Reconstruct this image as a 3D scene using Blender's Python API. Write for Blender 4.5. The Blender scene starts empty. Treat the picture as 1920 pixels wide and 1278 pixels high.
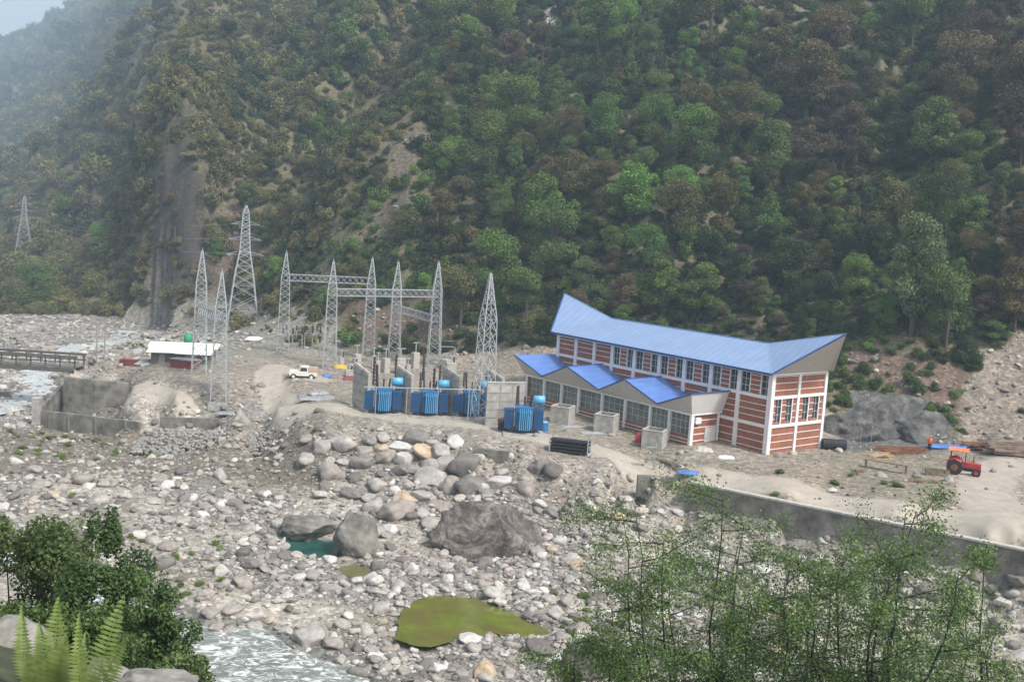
import bpy, math, random
import numpy as np
from mathutils import Vector, Matrix, Euler
from mathutils.bvhtree import BVHTree

random.seed(7)
rng = np.random.default_rng(11)
scene = bpy.context.scene
COL = scene.collection

# ------------------------------------------------------------------ camera, world, sun, exposure
FOC, PITCH, ROLL, H = 1942.24, 0.1128, 0.0631, 22.0
Fv = np.array([0, math.cos(PITCH), -math.sin(PITCH)])
Rv = np.array([1.0, 0, 0]); Uv = np.cross(Rv, Fv)
Rv, Uv = math.cos(ROLL) * Rv + math.sin(ROLL) * Uv, math.cos(ROLL) * Uv - math.sin(ROLL) * Rv
CAMP = np.array([0, 0, H])
cam = bpy.data.cameras.new('camera'); camo = bpy.data.objects.new('camera', cam); COL.objects.link(camo)
cam.sensor_width = 36; cam.lens = 36 * FOC / 1920; cam.clip_end = 8000; cam.clip_start = 0.1
camo.matrix_world = Matrix(((Rv[0], Uv[0], -Fv[0], 0), (Rv[1], Uv[1], -Fv[1], 0), (Rv[2], Uv[2], -Fv[2], H), (0, 0, 0, 1)))
scene.camera = camo

SUN_EL, SUN_AZ = math.radians(52), math.radians(128)      # azimuth clockwise from +Y
world = bpy.data.worlds.new('World'); scene.world = world; world.use_nodes = True
nt = world.node_tree; bg = nt.nodes['Background']
sky = nt.nodes.new('ShaderNodeTexSky'); sky.sky_type = 'NISHITA'; sky.sun_disc = False
sky.sun_elevation = SUN_EL; sky.sun_rotation = SUN_AZ; sky.dust_density = 8.0; sky.air_density = 1.4; sky.altitude = 1200
hs = nt.nodes.new('ShaderNodeHueSaturation'); hs.inputs['Saturation'].default_value = 0.3
nt.links.new(sky.outputs[0], hs.inputs['Color']); nt.links.new(hs.outputs[0], bg.inputs[0]); bg.inputs[1].default_value = 0.145
sl = bpy.data.lights.new('sun', 'SUN'); sl.energy = 2.9; sl.angle = math.radians(10); sl.color = (1, 0.96, 0.91)
so = bpy.data.objects.new('sun', sl); COL.objects.link(so)
sd = Vector((math.sin(SUN_AZ) * math.cos(SUN_EL), math.cos(SUN_AZ) * math.cos(SUN_EL), math.sin(SUN_EL)))
so.rotation_euler = sd.to_track_quat('Z', 'Y').to_euler(); so.location = (0, 0, 60)
scene.view_settings.view_transform = 'Standard'; scene.view_settings.look = 'None'
scene.view_settings.exposure = 0.58; scene.view_settings.gamma = 1
scene.cycles.max_bounces = 6; scene.cycles.diffuse_bounces = 3; scene.cycles.transparent_max_bounces = 4
scene.cycles.volume_bounces = 1

# ------------------------------------------------------------------ pixel helpers (photo pixels, 1920 wide)
def ray(u, v):
    d = Fv * FOC + Rv * (u - 960) - Uv * (v - 639)
    return d / d[1]
def atz(u, v, z):
    d = ray(u, v); return CAMP + d * (z - H) / d[2]
def aty(u, v, y): return CAMP + ray(u, v) * y
def project(P):
    P = np.asarray(P, float) - CAMP; d = P @ Fv
    d = np.where(np.abs(d) < 1e-3, 1e-3, d)
    return 960 + FOC * (P @ Rv) / d, 639 - FOC * (P @ Uv) / d, d

# ------------------------------------------------------------------ numpy noise
_perm = rng.random((256, 256))
def vnoise(x, y):
    xi = np.floor(x).astype(int); yi = np.floor(y).astype(int); fx = x - xi; fy = y - yi
    fx = fx * fx * (3 - 2 * fx); fy = fy * fy * (3 - 2 * fy)
    g = lambda i, j: _perm[i & 255, j & 255]
    return (g(xi, yi) * (1 - fx) + g(xi + 1, yi) * fx) * (1 - fy) + (g(xi, yi + 1) * (1 - fx) + g(xi + 1, yi + 1) * fx) * fy
def fbm(x, y, o=4):
    s = 0; a = 1; t = 0
    for k in range(o):
        s = s + a * (vnoise(x + 17.3 * k, y + 9.1 * k) - .5); t += a; a *= .5; x = x * 2.03; y = y * 2.03
    return s / t * 2
def sstep(a, b, x):
    t = np.clip((x - a) / (b - a), 0, 1); return t * t * (3 - 2 * t)
def seg_dist(px, py, pts, closed=False):
    pts = np.asarray(pts, float); best = np.full(np.shape(px), 1e9)
    n = len(pts)
    for i in range(n if closed else n - 1):
        a = pts[i]; b = pts[(i + 1) % n]; ab = b - a; L = ab @ ab + 1e-9
        t = np.clip(((px - a[0]) * ab[0] + (py - a[1]) * ab[1]) / L, 0, 1)
        best = np.minimum(best, np.hypot(px - a[0] - t * ab[0], py - a[1] - t * ab[1]))
    return best
def poly_sd(px, py, poly):                                  # negative inside
    poly = np.asarray(poly, float); ins = np.zeros(np.shape(px), bool); n = len(poly)
    for i in range(n):
        x0, y0 = poly[i]; x1, y1 = poly[(i + 1) % n]
        c = ((y0 > py) != (y1 > py)) & (px < (x1 - x0) * (py - y0) / (y1 - y0 + 1e-12) + x0)
        ins ^= c
    d = seg_dist(px, py, poly, True)
    return np.where(ins, -d, d)

# ------------------------------------------------------------------ terrain height field
ctl = []
def Z(u, v, z):
    p = atz(u, v, z); ctl.append((p[0], p[1], p[2]))
def Y(u, v, y):
    p = aty(u, v, y); ctl.append((p[0], p[1], p[2]))
def XYZ(*p): ctl.append(p)
for a in [(1290,850,0),(1440,862,0),(1600,850,0),(1750,850,0),(1870,860,.3),(1900,1000,0),(2050,1030,0),(2100,900,.5),(1700,960,-.2),(1450,908,-.3),
          (1100,830,-.2),(950,800,0),(700,775,0),(800,780,0),(640,730,0),(560,715,.3),(530,660,.5),(620,690,0),(700,680,.5),(800,695,.3),(900,700,.3),
          (480,690,.3),(413,725,-.3),(375,700,0),(300,670,-.5),(200,690,-1),(140,695,-1.5),(250,720,-1.2),(330,740,-1),(450,765,-.8),(520,760,-.5),
          (245,775,-3.6),(300,779,-3.7),(400,784,-3.6),(500,787,-3.2),(100,762,-6.2),(160,768,-6.1),(215,772,-5.6),
          (100,835,-6.4),(250,858,-6.2),(480,858,-5.7),(50,785,-6.4),(20,740,-6.3),(350,862,-6.0),(560,800,-1.2),
          (610,785,0),(700,790,0),(760,790,-.1),(850,808,-.2),(900,838,-.5),(650,850,-2.6),(750,870,-3),(830,850,-1.6),(700,925,-5),(850,925,-4.5),
          (560,860,-3.8),(520,900,-5.5),(450,880,-5.5),(980,875,-1.4),(1050,895,-1.8),(1120,900,-1.6),(1050,960,-4.7),(1150,960,-4.8),(1000,920,-3.2),(930,900,-3),
          (1000,842,-.3),(1150,872,-.4),(1230,884,-.5),(1185,925,-2.6),(1200,965,-4.8),(1290,903,-.5),(1260,940,-3.4),
          (60,900,-6),(250,900,-6),(400,960,-6),(300,1050,-6.2),(450,1100,-6.4),(420,1230,-7),(560,1260,-7.1),(700,1278,-7),(900,1100,-6),(900,1250,-6.2),
          (1100,1060,-5.5),(1100,1250,-6),(1300,1060,-5.4),(1300,1250,-6),(1500,1270,-6),(1900,1270,-6),(2200,1270,-6),(1700,1170,-5.8),(2200,1150,-5.5),
          (0,720,-6),(-200,720,-6),(50,650,-6),(200,640,-5),(300,640,-2.5),(230,615,-5),(100,605,-5.5),(-100,610,-6),(-300,620,-6),(-200,900,-6),(-300,1100,-6),(700,1100,-6.2),(620,970,-5.8),(700,1000,-6)]: Z(*a)
# retaining wall by the road: ground steps down in front of it
WALLR = [atz(1290,905,-.5), atz(1480,944,-.5), atz(1680,984,-.5), atz(1862,1021,-.5), atz(2050,1060,-.5)]
for p in WALLR:
    XYZ(p[0] + .2, p[1] + 1.2, -.6); XYZ(p[0] - .1, p[1] - .35, -4.2); XYZ(p[0] - .5, p[1] - 3.5, -5.0)
for u, v in ((122, 706), (180, 712), (240, 718)):
    p = atz(u, v, -1.8); XYZ(p[0], p[1] + 1.2, -1.6); XYZ(p[0], p[1] - .5, -6.0); XYZ(p[0] - .1, p[1] - 3, -6.1)
for u, v, zt in ((78, 769, -4.2), (150, 777, -4.2), (215, 785, -4.0), (262, 790, -3.9), (308, 787, -3.7), (400, 792, -3.5), (500, 797, -3.2)):
    p = atz(u, v, zt); XYZ(p[0], p[1] - .6, -6.3 if u < 300 else zt - (1.9 if u < 450 else 1.3))
# near bank below the camera
for x in (-60, -40, -25, -12, 0, 12, 25, 40, 60):
    XYZ(x, 50, -6.2); XYZ(x, 42, -4.5); XYZ(x, 30, 2.0); XYZ(x, 20, 8.5)
for x in (-14, -9, -1.5, 1, 5, 9, 14, 25):
    XYZ(x, 12, 13.5); XYZ(x, 7, 17.3); XYZ(x, 3, 20.0)
for p in ((-6, 9, 18.1), (-4.3, 9, 17.9), (-3.0, 8.6, 17.6), (-2.2, 8, 17.2), (-4.6, 11, 16.6), (-6, 12, 16.0), (-4, 13.5, 13.3), (-7, 15, 12.2), (-3, 6, 18.6)): XYZ(*p)
# mountain
def hz(u): return 639 - FOC * math.tan(PITCH) / math.cos(ROLL) + (u - 960) * math.tan(ROLL)
def column(u, vf, yf, segs):
    Y(u, vf, yf); y0, z0 = yf, H + yf * (hz(u) - vf) / FOC
    for s, vs in segs:
        for v in vs:
            k = (hz(u) - v) / FOC
            if k > s - .04: break
            y = (z0 - s * y0 - H) / (k - s)
            if y > 2200: break
            p = aty(u, v, y); XYZ(*p); last = (y, p[2])
        y0, z0 = last
    
column(640, 650, 170, [(.55, (560, 480, 350)), (.46, (200, 100, 0, -150, -350))])
column(760, 655, 164, [(.6, (560, 480, 350, 200, 50, -150, -350))])
column(930, 655, 157, [(.62, (560, 480, 350, 200, 50, -150, -350))])
column(1100, 640, 152, [(.62, (560, 480, 350, 200, 50, -150, -350))])
column(1300, 680, 139, [(.66, (600, 500, 350, 200, 50, -150, -350))])
column(1480, 690, 134, [(.68, (600, 500, 350, 200, 50, -150, -350))])
column(1600, 800, 124, [(1.3, (740,)), (.7, (600, 500, 350, 200, 50, -150, -350))])
column(1720, 812, 121, [(1.3, (740,)), (.7, (600, 500, 350, 200, 50, -150, -350))])
column(1840, 825, 119, [(1.0, (740,)), (.75, (600, 500, 350, 200, 50, -150, -350))])
column(1960, 800, 120, [(.9, (740,)), (.75, (600, 500, 350, 200, 50, -150, -350))])
column(2200, 800, 116, [(.75, (740, 600, 500, 350, 200, 50, -150, -350))])
column(500, 575, 212, [(.55, (480, 350)), (.42, (200, 100, 0, -150, -350))])
column(420, 560, 222, [(.85, (480, 350, 260)), (.36, (200, 100, 0, -150, -350))])
column(350, 580, 222, [(1.4, (480, 350, 200)), (.3, (120, 50, 0, -150, -350))])
column(305, 580, 226, [(1.6, (480, 350, 270)), (.8, (200,)), (.28, (120, 50, 0, -150))])
for a in [(262,570,245),(255,480,290),(245,400,345),(232,300,480),(235,200,650),(255,100,850),(290,0,1050),(330,-150,1300),
          (150,590,234),(150,540,285),(150,450,430),(150,300,800),(150,150,1250),(150,60,1800),(180,5,1950),(235,-60,2050),
          (0,590,234),(0,540,290),(0,455,410),(0,300,1000),(0,170,1600),(0,104,2100),(45,96,2110),(80,76,2120),(135,42,2140),
          (-250,600,234),(-250,540,290),(-250,455,410),(-250,300,1000),(-250,150,1600),(-250,115,2100)]: Y(*a)
for u, z in ((-250, 240), (0, 250), (70, 265), (150, 300), (250, 380), (350, 420)):
    p = aty(u, 400, 2500); XYZ(p[0], 2500, z - 60); p = aty(u, 400, 3000); XYZ(p[0], 3000, z - 130)
for u in (500, 800, 1100, 1400, 1700, 2100): p = aty(u, 0, 650); XYZ(p[0], 650, 230); p = aty(u, 0, 2400); XYZ(p[0], 2400, 420)
ctl = np.array(ctl)
def lp(x, y):
    r = np.hypot(x, y); return np.stack([np.arctan2(x, y), .5 * np.log(r)], -1)
_C = lp(ctl[:, 0], ctl[:, 1])
def kern(d): return d
_D = np.linalg.norm(_C[:, None] - _C[None], axis=-1)
n_ = len(_C); _A = np.zeros((n_ + 3, n_ + 3)); _A[:n_, :n_] = kern(_D) - np.eye(n_) * 2e-4
_A[:n_, n_] = 1; _A[:n_, n_ + 1:] = _C; _A[n_, :n_] = 1; _A[n_ + 1:, :n_] = _C.T
_w = np.linalg.solve(_A, np.concatenate([ctl[:, 2], [0, 0, 0]]))
def rbf(x, y):
    sh = x.shape; P = lp(x.ravel(), y.ravel()); out = np.empty(len(P))
    for i in range(0, len(P), 20000):
        q = P[i:i + 20000]; d = np.linalg.norm(q[:, None] - _C[None], axis=-1)
        out[i:i + 20000] = kern(d) @ _w[:n_] + _w[n_] + q @ _w[n_ + 1:]
    return out.reshape(sh)
def pxpoly(pts, z, rag=.0):
    P = np.array([atz(u, v, z)[:2] for u, v in pts])
    if not rag: return P
    out = []; n = len(P)
    for i in range(n):                                      # smooth, then ragged, outline
        p0, p1, p2, p3 = P[i - 1], P[i], P[(i + 1) % n], P[(i + 2) % n]
        for k in range(6):
            t = k / 6; q = .5 * ((2 * p1) + (-p0 + p2) * t + (2 * p0 - 5 * p1 + 4 * p2 - p3) * t * t + (-p0 + 3 * p1 - 3 * p2 + p3) * t ** 3)
            out.append(q + rng.normal(0, rag, 2))
    return np.array(out)
ZW = dict(green=-6.35, turq=-6.5, small=-6.45, rapid=-7.0)
GREEN = pxpoly([(748,1195),(752,1160),(778,1128),(830,1117),(900,1125),(955,1148),(1000,1168),(1030,1186),(985,1192),(925,1188),(868,1196),(810,1210)], ZW['green'], .13)
TURQ = pxpoly([(528,1000),(560,1008),(600,1012),(640,1018),(640,1042),(590,1044),(540,1038)], ZW['turq'], .1)
SMALL = pxpoly([(640,1062),(665,1060),(690,1066),(694,1078),(665,1082),(645,1076)], ZW['small'], .08)
RAPID = pxpoly([(-200,1000),(60,1000),(200,1070),(330,1140),(400,1172),(480,1165),(540,1190),(585,1222),(650,1235),(720,1275),(760,1330),(700,1420),(300,1400),(330,1278),(200,1150),(0,1060),(-200,1060)], ZW['rapid'])
FARW = [atz(u, v, -6.4)[:2] for u, v in [(250,618),(215,640),(150,648),(90,668),(60,700),(80,725),(40,750),(-60,770),(-200,830)]]
FOOT_U = [-400, 0, 150, 230, 300, 350, 460, 520, 640, 740, 860, 930, 1040, 1300, 1560, 1600, 1820, 1880, 2200]
FOOT_V = [600, 590, 592, 590, 605, 610, 620, 645, 655, 662, 664, 652, 645, 690, 770, 815, 832, 850, 860]
def zone_m(x, y, z):                                        # the slope begins at the foot of the mountain
    u, v, d = project(np.stack([x, y, z], -1)); e = v - np.interp(u, FOOT_U, FOOT_V) + fbm(x / 5, y / 5, 3) * 6
    return sstep(5, -5, e) * (y > 100)
CLIFF = [(292,545),(278,430),(285,340),(305,265),(335,212),(362,192),(372,215),(378,300),(392,380),(408,460),(395,535),(340,560)]
def height(x, y):
    z = rbf(x, y)
    m = sstep(3, 25, z) * (y > 100)
    s = (x * .86 - y * .5); t = (x * .5 + y * .86)
    r = 1 - np.abs(2 * vnoise(s / 26 + t / 90, t / 110 + 5) - 1)
    r2 = 1 - np.abs(2 * vnoise(s / 11 + t / 60 + 40, t / 50) - 1)
    dist = np.clip((y - 200) / 500, 0, 2)
    left = sstep(10, -50, x)
    z = z + m * ((r - .5) * (11 + 8 * left + 12 * dist) + (r2 - .5) * (5 + 5 * dist) + fbm(x / 9, y / 9, 3) * 2.2)
    cu, cv, cd = project(np.stack([x, y, z], -1)); cl = sstep(20, -20, poly_sd(cu, cv, CLIFF)) * (y > 150)
    z = z + cl * (fbm(x / 5, z / 7, 4) * 5 + (1 - np.abs(2 * vnoise(x / 9 + z / 25, z / 14) - 1)) * 3)
    riv = (1 - sstep(-3, 1, z)) * (y > 45)
    z = z + riv * (fbm(x / 6, y / 6, 4) * .55)
    mid = sstep(-4.5, -1, z) * (1 - m) * (y > 60)
    z = z + mid * fbm(x / 5 + 30, y / 5, 4) * .3 * (1 - sstep(-.6, -.2, z) * .7)
    for poly, zz, dep in ((GREEN, ZW['green'], .7), (TURQ, ZW['turq'], .9), (SMALL, ZW['small'], .5)):
        d = poly_sd(x, y, poly) + fbm(x / 1.5, y / 1.5, 2) * .5
        z = np.where(d < 3, np.minimum(z, zz + np.where(d < 0, -np.minimum(dep, -d * .6), d * .28)), z)
    d = poly_sd(x, y, RAPID) + fbm(x / 2, y / 2, 2) * .8
    z = np.where(d < 4, np.minimum(z, -7.0 + np.where(d < 0, -np.minimum(.6, -d * .5), d * .3)), z)
    d = seg_dist(x, y, FARW) - 3.5 + fbm(x / 4, y / 4, 2) * 1.5
    z = np.where((d < 5) & (y > 90), np.minimum(z, -6.5 + d * .12), z)
    return z
NA, NR = 760, 520
th = np.linspace(-.68, .68, NA)
rr = np.concatenate([np.exp(np.linspace(math.log(2.2), math.log(50), 70))[:-1], np.exp(np.linspace(math.log(50), math.log(115), 180))[:-1],
                     np.exp(np.linspace(math.log(115), math.log(420), 210))[:-1], np.exp(np.linspace(math.log(420), math.log(3100), 86))])
NR = len(rr)
T_, R_ = np.meshgrid(th, rr); TX = np.sin(T_) * R_; TY = np.cos(T_) * R_
TZ = height(TX, TY)
TV = np.stack([TX, TY, TZ], -1).reshape(-1, 3)
ii = np.arange((NR - 1) * (NA - 1)); ri = ii // (NA - 1); ci = ii % (NA - 1)
TQ = np.stack([ri * NA + ci, ri * NA + ci + 1, (ri + 1) * NA + ci + 1, (ri + 1) * NA + ci], -1)

# colours of the ground (sRGB-ish albedo, linear) chosen per vertex by what the ground is made of
PU, PVv, PD = project(TV)
_lowroad = sstep(-3.0, -2.2, TV[:, 2])
def roadmask(x, y, pts, w):
    return 1 - sstep(w * .75, w * 1.15, seg_dist(x, y, pts) + fbm(x / 2.5, y / 2.5, 3) * .5)
GREYROCK = [(1572,835),(1580,760),(1600,722),(1650,735),(1700,770),(1760,785),(1815,832),(1815,850),(1572,850)]
def gp(pts, z): return [atz(u, v, z)[:2] for u, v in pts]
ROADB = gp([(560,765),(700,780),(820,788),(920,804),(1030,827),(1150,850),(1290,874),(1450,904),(1600,938),(1750,965),(1880,985),(2100,1010)], -.2)
ROADA = gp([(110,688),(250,712),(330,738),(430,765),(520,770),(560,765)], -1.0)
ROADC = gp([(2100,880),(1900,872),(1850,885),(1850,930),(1870,985)], 0)
ROADD = gp([(560,765),(520,730),(500,705),(520,690),(600,715)], 0)
x, y, z = TV[:, 0], TV[:, 1], TV[:, 2]
road = np.maximum.reduce([roadmask(x, y, ROADB, 2.2), roadmask(x, y, ROADA, 1.5), roadmask(x, y, ROADC, 2.7), roadmask(x, y, ROADD, 1.8)]) * (y > 75) * _lowroad
mount = zone_m(x, y, z)
base = np.tile(np.array([.22, .205, .185]), (len(TV), 1))            # river gravel
def blend(mask, col):
    global base
    base = base * (1 - mask[:, None]) + np.array(col) * mask[:, None]
pad = sstep(-2.2, -.8, z) * (y > 70) * (1 - mount)
blend(pad, (.26, .222, .178))
blend(sstep(-.05, .35, fbm(x / 8 + 5, y / 8, 4)) * (1 - pad) * (1 - mount) * (y > 52), (.36, .33, .285))
blend(sstep(.35, .6, vnoise(x / 7, y / 7)) * pad * .6, (.25, .225, .19))
blend(mount, (.13, .115, .065))
nb = (y < 48).astype(float); blend(nb, (.06, .07, .035))
ZONES = [ (GREYROCK, (.12, .118, .112), .02, 8),
    ([(395,560),(400,420),(420,350),(470,370),(500,450),(470,560)], (.14, .105, .08), .45, 22),
  # pixel outline on the slope, colour, how much plant cover is left, feather
    (CLIFF, (.062, .052, .043), .30, 20),
    ([(640,655),(640,560),(700,520),(790,560),(860,600),(880,665)], (.14, .10, .075), .25, 25),
    ([(200,650),(230,570),(330,555),(470,560),(640,600),(640,665),(420,680)], (.24, .225, .19), .12, 18),
    ([(1570,700),(1600,650),(1700,665),(1820,690),(1850,760),(1800,800),(1650,730)], (.15, .105, .08), .25, 15),
    ([(1790,860),(1800,740),(1840,660),(1900,620),(2200,600),(2200,870)], (.24, .205, .17), .06, 14),
    ([(930,670),(930,650),(980,655),(1000,675),(960,690)], (.26, .22, .18), .1, 10),
    ([(1020,-30),(1050,-30),(1050,20),(1045,70),(1015,60),(1030,10)], (.34, .31, .30), 0, 8),
    ([(240,150),(262,80),(290,-10),(330,-10),(300,60),(275,140),(250,200)], (.26, .22, .20), .3, 10),
    ([(700,160),(760,150),(800,260),(760,420),(730,460),(700,400),(740,300)], (.12, .10, .075), .45, 20),
    ([(1300,600),(1380,640),(1500,640),(1600,660),(1600,620),(1450,590)], (.10, .075, .05), .5, 20),
]
veg = mount.copy()
for poly, colr, keep, fe in ZONES:
    s_ = poly_sd(PU, PVv, poly) + fbm(PU / 22, PVv / 22, 3) * fe * 1.2
    mk = (1 - sstep(-fe, fe * .4, s_)) * (y > 100) * (z > -4)
    blend(mk * (1 - road), colr); veg = veg * (1 - mk * (1 - keep))
greeny = sstep(.55, .75, vnoise(x / 5 + 9, y / 5)) * (1 - mount) * (y > 60) * (y < 125) * .35
blend(greeny * (1 - road), (.15, .15, .09))
blend(sstep(0, 1, (1 - sstep(6, 11, seg_dist(x, y, gp([(560,800),(700,830),(860,850)], -2))) * 1.)) * (z > -4.6) * (1 - mount), (.235, .215, .18))
blend((1 - sstep(5, 9, seg_dist(x, y, gp([(1000,880),(1100,905),(1180,915)], -2.5)))) * (z > -4.6), (.27, .24, .205))
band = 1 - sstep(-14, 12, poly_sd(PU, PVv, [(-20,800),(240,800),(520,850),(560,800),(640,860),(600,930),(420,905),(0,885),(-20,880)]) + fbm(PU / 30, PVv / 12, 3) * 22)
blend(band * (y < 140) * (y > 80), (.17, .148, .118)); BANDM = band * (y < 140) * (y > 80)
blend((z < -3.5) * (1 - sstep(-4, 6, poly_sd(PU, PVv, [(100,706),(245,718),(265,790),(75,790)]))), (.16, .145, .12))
blend(road, (.355, .315, .262))
blend(roadmask(x, y, ROADC, 3.0) * (1 - roadmask(x, y, ROADC, 1.0)) * sstep(.5, .6, vnoise(x * 2, y / 5)) * .5, (.30, .26, .21))
for poly, c_ in ((GREEN, (.10, .12, .02)), (TURQ, (.04, .11, .09)), (SMALL, (.14, .12, .05))):
    s_ = poly_sd(x, y, poly); blend(1 - sstep(-.3, .35, s_), c_)
wet = (poly_sd(x, y, RAPID) < .6).astype(float); blend(wet, (.16, .16, .14))
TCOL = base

# ------------------------------------------------------------------ materials
def newmat(name):
    m = bpy.data.materials.new(name); m.use_nodes = True
    return m, m.node_tree, m.node_tree.nodes['Principled BSDF']
def N(t, typ, **kw):
    n = t.nodes.new(typ)
    for k, v in kw.items(): setattr(n, k, v)
    return n
def noise_fac(t, scale, detail=5, rough=.6, coord='Object'):
    tc = N(t, 'ShaderNodeTexCoord'); n = N(t, 'ShaderNodeTexNoise'); n.inputs['Scale'].default_value = scale
    n.inputs['Detail'].default_value = detail; n.inputs['Roughness'].default_value = rough
    t.links.new(tc.outputs[coord], n.inputs['Vector']); return n.outputs['Fac']
def ramp(t, fac, stops):
    r = N(t, 'ShaderNodeValToRGB'); el = r.color_ramp.elements
    while len(el) < len(stops): el.new(.5)
    for e, (p, c) in zip(el, stops): e.position = p; e.color = (*c, 1)
    t.links.new(fac, r.inputs[0]); return r.outputs[0]
def mixc(t, fac, a, b, mode='MIX'):
    m = N(t, 'ShaderNodeMix', data_type='RGBA', blend_type=mode)
    for sock, val in ((m.inputs[0], fac), (m.inputs[6], a), (m.inputs[7], b)):
        if hasattr(val, 'links'): t.links.new(val, sock)
        else: sock.default_value = val if isinstance(val, (int, float)) else (*val, 1)
    return m.outputs[2]
def bump(t, p, fac, strength=.3, dist=.05):
    b = N(t, 'ShaderNodeBump'); b.inputs['Strength'].default_value = strength; b.inputs['Distance'].default_value = dist
    t.links.new(fac, b.inputs['Height']); t.links.new(b.outputs[0], p.inputs['Normal'])
def simple(name, col, rough=.7, metal=0, var=.18, scale=3, coord='Object', bmp=0):
    m, t, p = newmat(name); f = noise_fac(t, scale, coord=coord)
    lo = tuple(c * (1 - var) for c in col); hi = tuple(min(1, c * (1 + var)) for c in col)
    t.links.new(ramp(t, f, [(.3, lo), (.7, hi)]), p.inputs['Base Color'])
    p.inputs['Roughness'].default_value = rough; p.inputs['Metallic'].default_value = metal
    if bmp: bump(t, p, f, bmp)
    return m
M = {}
# ground
m, t, p = newmat('ground_soil')
at = N(t, 'ShaderNodeAttribute', attribute_name='soil')
f1 = noise_fac(t, 1.1, 8, .75); f2 = noise_fac(t, .12, 4, .6)
c = mixc(t, 1.0, at.outputs['Color'], ramp(t, f1, [(.25, (.45, .45, .45)), (.5, (.95, .95, .95)), (.75, (1.5, 1.48, 1.45))]), 'MULTIPLY')
c = mixc(t, 1.0, c, ramp(t, f2, [(.3, (.85, .83, .8)), (.7, (1.1, 1.1, 1.1))]), 'MULTIPLY')
vo = N(t, 'ShaderNodeTexVoronoi'); vo.inputs['Scale'].default_value = 3.2; tc = N(t, 'ShaderNodeTexCoord'); t.links.new(tc.outputs['Object'], vo.inputs['Vector'])
hsv = N(t, 'ShaderNodeSeparateColor'); t.links.new(vo.outputs['Color'], hsv.inputs[0])
c = mixc(t, .75, c, mixc(t, 1.0, c, ramp(t, hsv.outputs[0], [(0, (.6, .58, .56)), (.6, (1, 1, 1)), (1, (1.6, 1.6, 1.6))]), 'MULTIPLY'))
t.links.new(c, p.inputs['Base Color']); p.inputs['Roughness'].default_value = .95
bump(t, p, f1, .8, .25); M['soil'] = m
m, t, p = newmat('road_dust')
at = N(t, 'ShaderNodeAttribute', attribute_name='soil'); f1 = noise_fac(t, .9, 7, .65)
t.links.new(mixc(t, 1.0, at.outputs['Color'], ramp(t, f1, [(.3, (.82, .82, .82)), (.7, (1.13, 1.13, 1.13))]), 'MULTIPLY'), p.inputs['Base Color'])
p.inputs['Roughness'].default_value = .95; bump(t, p, f1, .4, .1); M['road'] = m
# stones: each picks its own grey, tan or pinkish tone
def stonemat(name, stops, sc=2.5):
    m, t, p = newmat(name); oi = N(t, 'ShaderNodeObjectInfo')
    c = ramp(t, oi.outputs['Random'], stops); f = noise_fac(t, sc, 6, .7)
    c = mixc(t, 1.0, c, ramp(t, f, [(.28, (.6, .58, .57)), (.5, (.95, .95, .94)), (.72, (1.25, 1.24, 1.22))]), 'MULTIPLY')
    t.links.new(c, p.inputs['Base Color']); p.inputs['Roughness'].default_value = .9; bump(t, p, f, .7, .12); return m
M['stone'] = stonemat('river_stone', [(0, (.13, .118, .108)), (.25, (.235, .215, .20)), (.45, (.37, .345, .32)), (.62, (.27, .235, .205)), (.84, (.42, .40, .375)), (.95, (.55, .53, .505)), (1, (.38, .30, .21))])
M['rubble'] = stonemat('rubble_stone', [(0, (.15, .14, .13)), (.35, (.25, .235, .21)), (.65, (.33, .305, .265)), (1, (.46, .43, .38))])
M['tanrock'] = simple('tan_rock', (.42, .32, .22), .9, var=.3, scale=2, bmp=.6)
m, t, p = newmat('dark_bedrock'); f = noise_fac(t, .55, 9, .7); w = N(t, 'ShaderNodeTexNoise'); w.inputs['Scale'].default_value = .35; w.inputs['Distortion'].default_value = 3.5; w.inputs['Detail'].default_value = 9; w.inputs['Roughness'].default_value = .7
tc = N(t, 'ShaderNodeTexCoord'); t.links.new(tc.outputs['Object'], w.inputs['Vector'])
c = ramp(t, w.outputs['Fac'], [(.35, (.085, .07, .062)), (.5, (.13, .108, .095)), (.58, (.24, .215, .19)), (.7, (.15, .125, .108))])
c = mixc(t, 1.0, c, ramp(t, f, [(.3, (.45, .45, .45)), (.55, (1, 1, 1)), (.72, (2.1, 2.1, 2.05))]), 'MULTIPLY')
t.links.new(c, p.inputs['Base Color']); p.inputs['Roughness'].default_value = .85; bump(t, p, f, 1, .7); M['dark_rock'] = m
m, t, p = newmat('grey_bedrock'); f = noise_fac(t, .7, 12, .75)
t.links.new(ramp(t, f, [(.38, (.04, .039, .038)), (.5, (.10, .097, .092)), (.62, (.19, .18, .165))]), p.inputs['Base Color']); p.inputs['Roughness'].default_value = .85; bump(t, p, f, .9, .4); M['bedrock'] = m
M['cliff'] = simple('brown_cliff_rock', (.092, .076, .058), .9, var=.85, scale=.2, bmp=1)
M['grey_rock'] = simple('weathered_grey_rock', (.19, .18, .165), .9, var=.5, scale=5, bmp=.6)
M['dark_stone'] = stonemat('dark_wall_stone', [(0, (.07, .066, .062)), (.6, (.15, .14, .13)), (.9, (.26, .25, .23)), (1, (.36, .35, .33))])
M['dark_steel'] = simple('weathered_bridge_steel', (.10, .09, .08), .8, var=.3)
M['timber'] = simple('pale_timber', (.40, .29, .17), .9, var=.3)
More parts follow.
